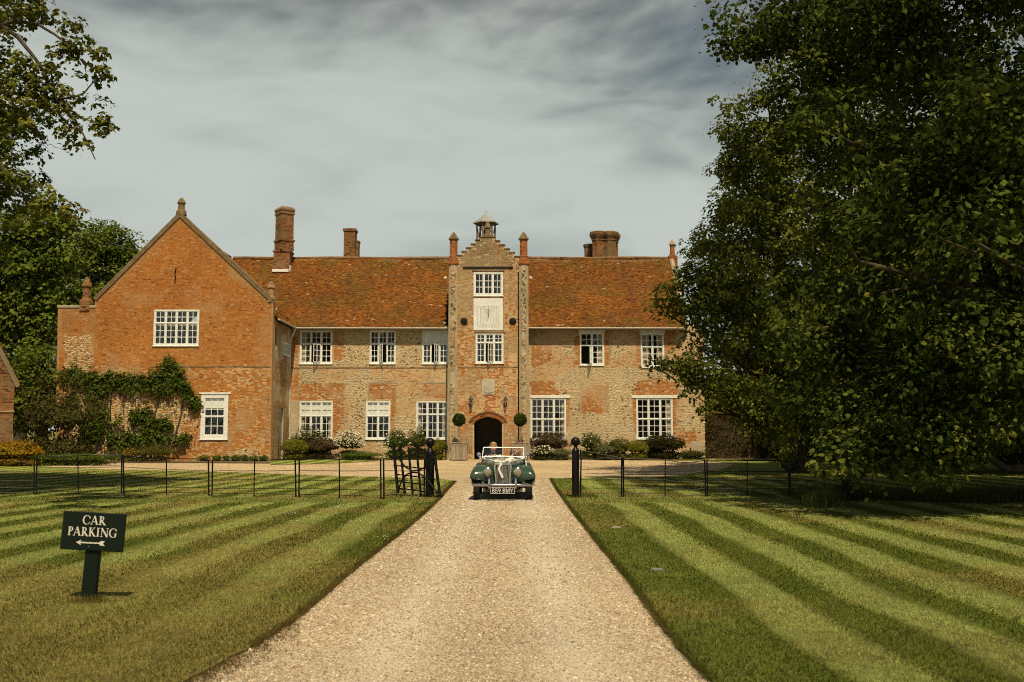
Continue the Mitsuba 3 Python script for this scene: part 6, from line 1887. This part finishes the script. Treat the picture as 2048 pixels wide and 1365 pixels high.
# ---- shrubs
def shrub(label, u, vbase, Y, wpx, hpx, n, leaf, pal, cat='shrub', name='shrub', flower=None, seed=0, lumpy=.35, group=None, stemmy=False, depth=None, upness=.6, flat=1.0):
    """A bush of many small leaves round a dark centre, standing on the ground; flower = (number, size, colour)."""
    g = np.random.default_rng(100 + seed)
    n, leaf = int(n * 1.7), leaf * 1.2
    k = thing(name, label, cat, group)
    s = Y / F
    w, h = wpx * s / 2, hpx * s
    d = depth if depth else min(w, .7)
    base = at(u, vbase, Y); base[2] = .03
    dr_ = unit(g.normal(0, 1, (n, 3))); dr_[:, 2] = np.abs(dr_[:, 2]) ** .8 * np.sign(dr_[:, 2] + .35)
    rad = (.55 + .45 * g.random(n) ** .5)
    lum = 1 + lumpy * 2 * (meshkit.fbm(dr_ * 2.2 + seed * 3.1, 3, seed) - .5)
    p = base + np.array([0, 0, h * .46]) + dr_ * (rad * lum)[:, None] * np.array([w, d, h * .54])
    p[:, 2] = np.maximum(p[:, 2], .03 + .02 * g.random(n))
    pal = np.asarray(pal)
    n_in = n // 4                                                   # denser, darker leaves deep inside
    p[:n_in] = base + np.array([0, 0, h * .42]) + dr_[:n_in] * (.62 * rad * lum)[:n_in, None] * np.array([w, d, h * .54])
    a = np.clip(.25 * g.random(n) + .75 * meshkit.fbm(p * 3.2, 3, seed + 2) * 1.25 - .05, 0, .999) * (len(pal) - 1)
    i = a.astype(int)
    col = (pal[i] + (pal[np.minimum(i + 1, len(pal) - 1)] - pal[i]) * (a - i)[:, None])
    leaf = leaf * np.where(np.arange(n) < n_in, 1.7, 1.0)
    put(k, 'foliage', leaves(p, dr_ + np.array([0, 0, upness]) + g.normal(0, .55, (n, 3)), dr_ * .6 + g.normal(0, .8, (n, 3)) + np.array([0, 0, .4 if stemmy else 0]), leaf * g.uniform(.6, 1.35, n) * flat, col), 'm_leaf', color=True)
    st = MB()
    for j in range(14 if stemmy else 7):
        q = p[g.integers(0, n)]
        st.tube(curve(base + np.array([g.normal(0, w * .15), 0, -.03]), q, .1 * h, 5, .03 * h, g), np.linspace(.02, .006, 5) * (1.2 if stemmy else .8), 5)
    put(k, 'stems', st, 'm_bark')
    if flower:
        m, fs, fc = flower
        idx = g.integers(0, n, m * 4)
        idx = idx[(p[idx, 2] > base[2] + .25 * h) & (dr_[idx, 1] < .25)][:m]
        fp = base + np.array([0, 0, h * .46]) + dr_[idx] * (1.04 * lum[idx])[:, None] * np.array([w, d, h * .54])
        mb = MB().mesh(*lumps(fp[:, 0], fp[:, 1], fp[:, 2], fs * g.uniform(.7, 1.3, len(fp)), np.asarray(fc) * g.uniform(.8, 1.1, (len(fp), 1)), .75, .3))
        put(k, 'flowers', mb, 'm_matte', color=True, kind='stuff')
    return k


OLIVE = [(.022, .030, .008), (.052, .066, .015), (.092, .108, .026), (.13, .135, .04)]
GOLD = [(.055, .065, .008), (.12, .13, .016), (.19, .19, .026), (.23, .22, .04)]
GREEN = [(.024, .042, .008), (.054, .084, .015), (.094, .13, .024), (.135, .16, .034)]
BROWN = [(.032, .024, .013), (.065, .048, .024), (.10, .072, .038), (.09, .09, .03)]
FLW = (.66, .64, .56)
shrub('tall twiggy dark shrub at the left corner of the wing', 110, 905, 50.6, 190, 170, 5200, .085, [(.030, .034, .010), (.066, .068, .020), (.11, .105, .034), (.13, .14, .036)], seed=1, stemmy=True, lumpy=.8, depth=1.3)
shrub('yellow flowering shrub at the left edge in front of the outbuilding', 25, 928, 45.5, 110, 52, 5000, .075, [(.05, .055, .01), (.16, .12, .014), (.36, .22, .02), (.42, .26, .02)], seed=2, lumpy=.5)
shrub('low green ground cover along the bed below the twiggy shrub', 130, 928, 47.0, 240, 24, 5200, .06, GREEN, 'ground cover', seed=3, lumpy=.6, depth=.6)
shrub('small orange flowered plant by the fence post below the climber', 258, 916, 51.4, 22, 26, 500, .05, GOLD, 'plant', 'garden_plant', (60, .03, (.55, .27, .03)), seed=4)
shrub('low mixed border plants left of the tall sash window', 300, 926, 51.6, 130, 34, 2600, .06, [(.05, .05, .012), (.10, .10, .022), (.17, .15, .045)], 'plant', 'garden_plant', seed=5, lumpy=.6)
for i, (u, w) in enumerate(((408, 26), (434, 20), (452, 17), (471, 22), (489, 18), (508, 22), (527, 20))):
    shrub(('first', 'second', 'third', 'fourth', 'fifth', 'sixth', 'seventh')[i] + ' small clipped tuft from the left along the foot of the wing', u, 928, 52.2, w, 13, 330, .05, GREEN, 'plant', 'edging_plant', seed=10 + i, group='edging tufts along the wing')
shrub('golden green rounded bush by the corner of the wing', 588, 921, 55.2, 56, 43, 4200, .055, GOLD, seed=20, lumpy=.16, depth=.75)
shrub('straggly white rose bush under the lower left window', 618, 912, 56.9, 72, 62, 2400, .07, OLIVE, 'rose bush', 'rose_bush', (42, .05, FLW), seed=21, stemmy=True, lumpy=.5, depth=.45)
shrub('dark brown green shrub between the golden bush and the white flowering bush', 640, 922, 56.1, 76, 44, 3400, .07, BROWN, seed=22, lumpy=.45)
shrub('round bush covered in white blossom under the front wall', 699, 920, 56.0, 60, 56, 3600, .055, OLIVE, 'flowering bush', 'flowering_bush', (620, .036, (.62, .60, .47)), seed=23, lumpy=.25)
shrub('low bright green plants in front of the white blossom bush', 722, 924, 55.3, 84, 17, 2600, .05, GREEN, 'ground cover', seed=24, lumpy=.5)
shrub('leafy rose bush with cream blooms behind the open gate', 793, 921, 56.2, 48, 58, 3200, .07, GREEN, 'rose bush', 'rose_bush', (26, .055, FLW), seed=25, lumpy=.4)
shrub('loose rose bush with a few pale blooms left of the gate post', 834, 921, 56.6, 46, 62, 2300, .065, OLIVE, 'rose bush', 'rose_bush', (16, .055, FLW), seed=26, lumpy=.5, stemmy=True)
shrub('yellow green shrub right behind the left gate post', 874, 921, 55.9, 40, 42, 2600, .065, GOLD, seed=27, lumpy=.35)
shrub('dark purple brown shrub below the large window right of the entrance', 1100, 915, 56.8, 78, 56, 3600, .075, BROWN, seed=30, lumpy=.5)
shrub('low bush dotted with white daisies right of the right planter', 1084, 921, 55.4, 46, 26, 1700, .055, OLIVE, 'flowering bush', 'flowering_bush', (90, .042, FLW), seed=31)
shrub('low grey green plants in front of the right gate post', 1120, 921, 55.6, 54, 22, 1600, .06, [(.06, .07, .03), (.11, .12, .05), (.15, .16, .07)], 'plant', 'garden_plant', seed=32, lumpy=.5)
shrub('upright olive shrub with pale buds right of the right gate post', 1182, 918, 56.6, 40, 54, 2200, .07, OLIVE, seed=33, lumpy=.45, flower=(14, .045, FLW), stemmy=True)
shrub('soft lavender and grass clump in the right bed', 1212, 921, 56.0, 50, 34, 1700, .075, [(.06, .075, .02), (.11, .125, .04), (.17, .15, .13)], 'plant', 'garden_plant', seed=34, lumpy=.5, stemmy=True)
shrub('pale green feathery plant left of the clipped ball', 1238, 921, 56.0, 44, 42, 2100, .075, [(.05, .06, .012), (.11, .12, .03), (.17, .17, .05)], 'plant', 'garden_plant', seed=35, lumpy=.4, stemmy=True)
shrub('clipped green ball bush under the right end window', 1275, 921, 55.6, 46, 40, 3400, .055, GOLD, seed=36, lumpy=.14)
shrub('white flowered rose under the right end window', 1312, 912, 56.9, 58, 48, 1700, .07, GREEN, 'rose bush', 'rose_bush', (30, .05, FLW), seed=37, lumpy=.5, stemmy=True)
shrub('dark broad shrub at the right end of the front wall', 1330, 922, 55.9, 80, 50, 4200, .075, [(.016, .018, .006), (.032, .034, .010), (.055, .052, .016)], seed=38, lumpy=.35)
shrub('low dark edging shrub by the leaning stone slab', 1385, 922, 56.0, 60, 18, 1500, .06, [(.02, .026, .007), (.05, .055, .012), (.07, .07, .02)], seed=39)

# ---- climber on the gable wall
rgC = np.random.default_rng(60)
ck = thing('climbing_vine', 'leafy climber trained across the wall of the gabled wing', 'climber')
blb = []
for u, v, r in ((130, 752, 14), (150, 756, 20), (175, 757, 22), (150, 742, 10), (200, 760, 22), (225, 760, 22), (250, 764, 22), (275, 768, 22), (300, 765, 24), (325, 755, 26), (345, 750, 24), (338, 730, 12), (339, 718, 6), (362, 768, 18), (375, 785, 16), (385, 800, 15), (390, 812, 10), (318, 780, 18), (340, 778, 18), (205, 785, 14), (180, 790, 12), (190, 800, 9),
                 (180, 835, 22), (200, 850, 20), (185, 870, 20), (205, 825, 14), (170, 855, 14), (140, 800, 14), (130, 830, 16), (275, 830, 18), (295, 850, 20), (290, 825, 14), (305, 870, 18), (280, 880, 16), (320, 845, 14), (335, 850, 12), (265, 880, 12), (255, 870, 10), (235, 840, 6), (358, 880, 10), (372, 876, 8), (330, 880, 10), (225, 880, 14), (245, 895, 12), (160, 890, 14)):
    s = GAB_Y / F
    blb.append((at(u, v, GAB_Y - .22), np.array([r * s, .16, r * s])))
P, O, Bi = sprays(blb, 38, .28, rgC, 2.0, .2)
O = O + np.array([0, -.9, 0])
put(ck, 'foliage', foliage(P, O, rgC, 5, (.09, .05, .09), .12, [(.026, .046, .008), (.056, .088, .015), (.095, .132, .024), (.14, .165, .034)], (HEART, HEART_F), .5), 'm_leaf', color=True)
st = MB()
for pts in ([(170, 915), (175, 870), (185, 820), (190, 780), (200, 760)], [(300, 915), (295, 870), (310, 830), (325, 790), (320, 765)], [(250, 915), (225, 850), (220, 800), (230, 765)], [(135, 910), (140, 850), (145, 760)], [(200, 760), (260, 766), (320, 760), (370, 780), (388, 806)], [(200, 760), (160, 755), (130, 752)], [(345, 915), (350, 870), (362, 830), (368, 790)], [(260, 900), (290, 862), (330, 840), (350, 820)], [(325, 760), (338, 735), (339, 712)]):
    st.tube([at(u + rgC.normal(0, 1.5), v, GAB_Y - .08) for u, v in pts], np.linspace(.04, .015, len(pts)), 6)
for j in range(70):
    u, v = rgC.uniform(130, 385), rgC.uniform(770, 890)
    q = at(u, v, GAB_Y - .10)
    st.tube([q, q + [rgC.normal(0, .2), -.08, -.35 - .3 * rgC.random()], q + [rgC.normal(0, .3), -.05, -.8 - .4 * rgC.random()]], [.012, .008, .004], 4)
put(ck, 'stems', st, 'm_bark')

# ---- bay trees in oak planters
for u, ub, lab, lab2 in ((918, 919, 'clipped ball bay tree left of the entrance', 'square oak planter left of the entrance'), (1040.5, 1040.5, 'clipped ball bay tree right of the entrance', 'square oak planter right of the entrance')):
    PY = 54.9
    pl = thing('planter', lab2, 'planter', 'planters by the entrance')
    c0 = at(ub, 918, PY); s = PY / F
    hw, hz = 16.3 * s, at(ub, 887, PY)[2]
    x0, x1, y0, y1 = c0[0] - hw, c0[0] + hw, PY - hw, PY + hw
    for xx in (x0, x1 - .09):
        for yy in (y0, y1 - .09):
            put(pl, 'post', MB().bev(xx, xx + .09, yy, yy + .09, 0, hz, .008), 'm_planter')
    for zz0, zz1 in ((.05, .14), (hz - .13, hz - .03)):
        put(pl, 'rail', MB().bev(x0 + .09, x1 - .09, y0 + .01, y0 + .07, zz0, zz1, .006).bev(x0 + .09, x1 - .09, y1 - .07, y1 - .01, zz0, zz1, .006).bev(x0 + .01, x0 + .07, y0 + .09, y1 - .09, zz0, zz1, .006).bev(x1 - .07, x1 - .01, y0 + .09, y1 - .09, zz0, zz1, .006), 'm_planter')
    for j in range(5):
        w = (x1 - x0 - .18) / 5
        put(pl, 'board', MB().box(x0 + .09 + j * w + .003, x0 + .09 + (j + 1) * w - .003, y0 + .035, y0 + .06, .14, hz - .13), 'm_planter')
        put(pl, 'board', MB().box(x0 + .035, x0 + .06, y0 + .09 + j * w + .003, y0 + .09 + (j + 1) * w - .003, .14, hz - .13), 'm_planter')
        put(pl, 'board', MB().box(x1 - .06, x1 - .035, y0 + .09 + j * w + .003, y0 + .09 + (j + 1) * w - .003, .14, hz - .13), 'm_planter')
    cp2 = MB().bev(x0 - .03, x1 + .03, y0 - .03, y0 + .10, hz + .001, hz + .045, .008).bev(x0 - .03, x1 + .03, y1 - .10, y1 + .03, hz + .001, hz + .045, .008).bev(x0 - .03, x0 + .10, y0 + .1, y1 - .1, hz + .001, hz + .045, .008).bev(x1 - .10, x1 + .03, y0 + .1, y1 - .1, hz + .001, hz + .045, .008)
    put(pl, 'capping', cp2, 'm_planter')
    put(pl, 'soil', MB().box(x0 + .06, x1 - .06, y0 + .06, y1 - .06, hz - .2, hz - .08), 'm_soil')
    g = np.random.default_rng(int(u))
    bt = thing('bay_tree', lab, 'tree', 'bay trees by the entrance')
    bc = at(u, 840, PY); r = 12.0 * s
    put(bt, 'trunk', MB().tube([[bc[0] + .02, PY, hz - .1], [bc[0] - .01, PY, hz + .5], [bc[0], PY, bc[2]]], [.024, .020, .024], 8), 'm_timber')
    n = 2600
    d = unit(g.normal(0, 1, (n, 3))); rad = .70 + .33 * g.random(n) ** .6
    lum = 1 + .16 * (meshkit.fbm(d * 3, 2, 4) - .5)
    pos = bc + d * (r * rad * lum)[:, None]
    pal = np.array(GREEN)[:3] * .8
    put(bt, 'crown', leaves(pos, d + g.normal(0, .5, (n, 3)), d * .5 + g.normal(0, .8, (n, 3)), .085 * g.uniform(.7, 1.3, n), pal[g.integers(0, 3, n)] * g.uniform(.7, 1.3, (n, 1))), 'm_leaf', color=True)

# ---- tall grass under the large tree
def tall_grass(x, y, h0, h1, pal, g, w=.010):
    n = len(x)
    h = g.uniform(h0, h1, n)
    a = g.uniform(0, 6.283, n); d = np.stack([np.cos(a), np.sin(a), 0 * a], 1)
    lean = d * (h * g.uniform(.08, .55, n))[:, None]
    s = np.stack([-np.sin(a), np.cos(a), 0 * a], 1) * (w / 2)
    b = np.stack([x, y, np.full(n, LAWN_Z - .01)], 1); up = np.array([0, 0, 1.0])
    m = b + lean * .35 + up * (h * .58)[:, None]; t = b + lean + up * (h * np.where(lean[:, 0] ** 2 + lean[:, 1] ** 2 > (.4 * h) ** 2, .86, .98))[:, None]
    v = np.stack([b - s, b + s, m - s * .8, m + s * .8, t], 1).reshape(-1, 3)
    f = (np.array([[0, 1, 3], [0, 3, 2], [2, 3, 4]])[None] + 5 * np.arange(n)[:, None, None]).reshape(-1, 3)
    pal = np.asarray(pal)
    return v, f, np.repeat(pal[g.integers(0, len(pal), n)] * g.uniform(.6, 1.4, (n, 1)), 5, 0)


g = np.random.default_rng(77)
tg = thing('tall_grass_clump', 'bright clump of tall seeding grass at the edge of the tree shade', 'grass clump')
cg = gnd(1648, 1014, LAWN_Z)
n = 1500
x, y = cg[0] + g.normal(0, .15, n), cg[1] + .1 + g.normal(0, .15, n)
put(tg, 'blades', tall_grass(x, y, .12, .42, [(.09, .12, .02), (.14, .16, .03), (.18, .19, .05)], g, .007), 'm_leaf', color=True)
sd = MB()
for du, dv in ((-22, -58), (-10, -64), (-2, -52), (14, -58), (20, -48), (-30, -46)):
    q = at(1648 + du, 1014 + dv, cg[1])
    sd.tube([cg + [du * .003, .05, 0], (cg + q) / 2 + [du * .001, 0, .05], q], [.004, .0035, .003], 4, (.19, .19, .07)); sd.tube([q - [0, 0, .02], q + [du * .0005, 0, .035]], [.008, .004], 5, (.34, .26, .2))
put(tg, 'seed_heads', sd, 'm_leaf', color=True)
n = 15000
x = g.uniform(6.6, 15, n); y = 22.6 + g.gamma(1.6, .75, n) - .11 * (x - 6.6)
y = y + .35 * np.sin(x * 1.7)
put(None, 'rough_grass', MB().mesh(*tall_grass(x, y, .08, .40, [(.045, .055, .012), (.08, .085, .02), (.11, .10, .035)], g, .009)), 'm_leaf', color=True)
labels['rough_grass'] = {'label': 'unmown long grass in the shade under the large tree', 'category': 'grass', 'kind': 'stuff'}
shrub('leggy wild flower clump with purple heads beside the tall grass clump', 1690, 1004, 22.9, 34, 48, 260, .05, [(.03, .035, .01), (.06, .065, .018)], 'wild flowers', 'wild_flowers', (26, .012, (.30, .16, .22)), seed=70, stemmy=True, lumpy=.5)
# long grass at the foot of posts and sign
bs = MB()
for cx_, cy_, n, sp in ((sb[0], sb[1] - .05, 420, .10), (gnd(859.5, 993, LAWN_Z)[0], gnd(859.5, 993, LAWN_Z)[1] - .1, 200, .13), (gnd(1151.5, 995, LAWN_Z)[0], gnd(1151.5, 995, LAWN_Z)[1] - .1, 180, .12)):
    bs.mesh(*tall_grass(cx_ + g.normal(0, sp, n), cy_ + g.normal(0, sp * .6, n), .03, .10, [(.09, .085, .018), (.15, .13, .035), (.20, .155, .06)], g, .004))
put(None, 'post_grass', bs, 'm_grass', color=True)
labels['post_grass'] = {'label': 'uncut grass round the foot of the sign and gate posts', 'category': 'grass', 'kind': 'stuff'}
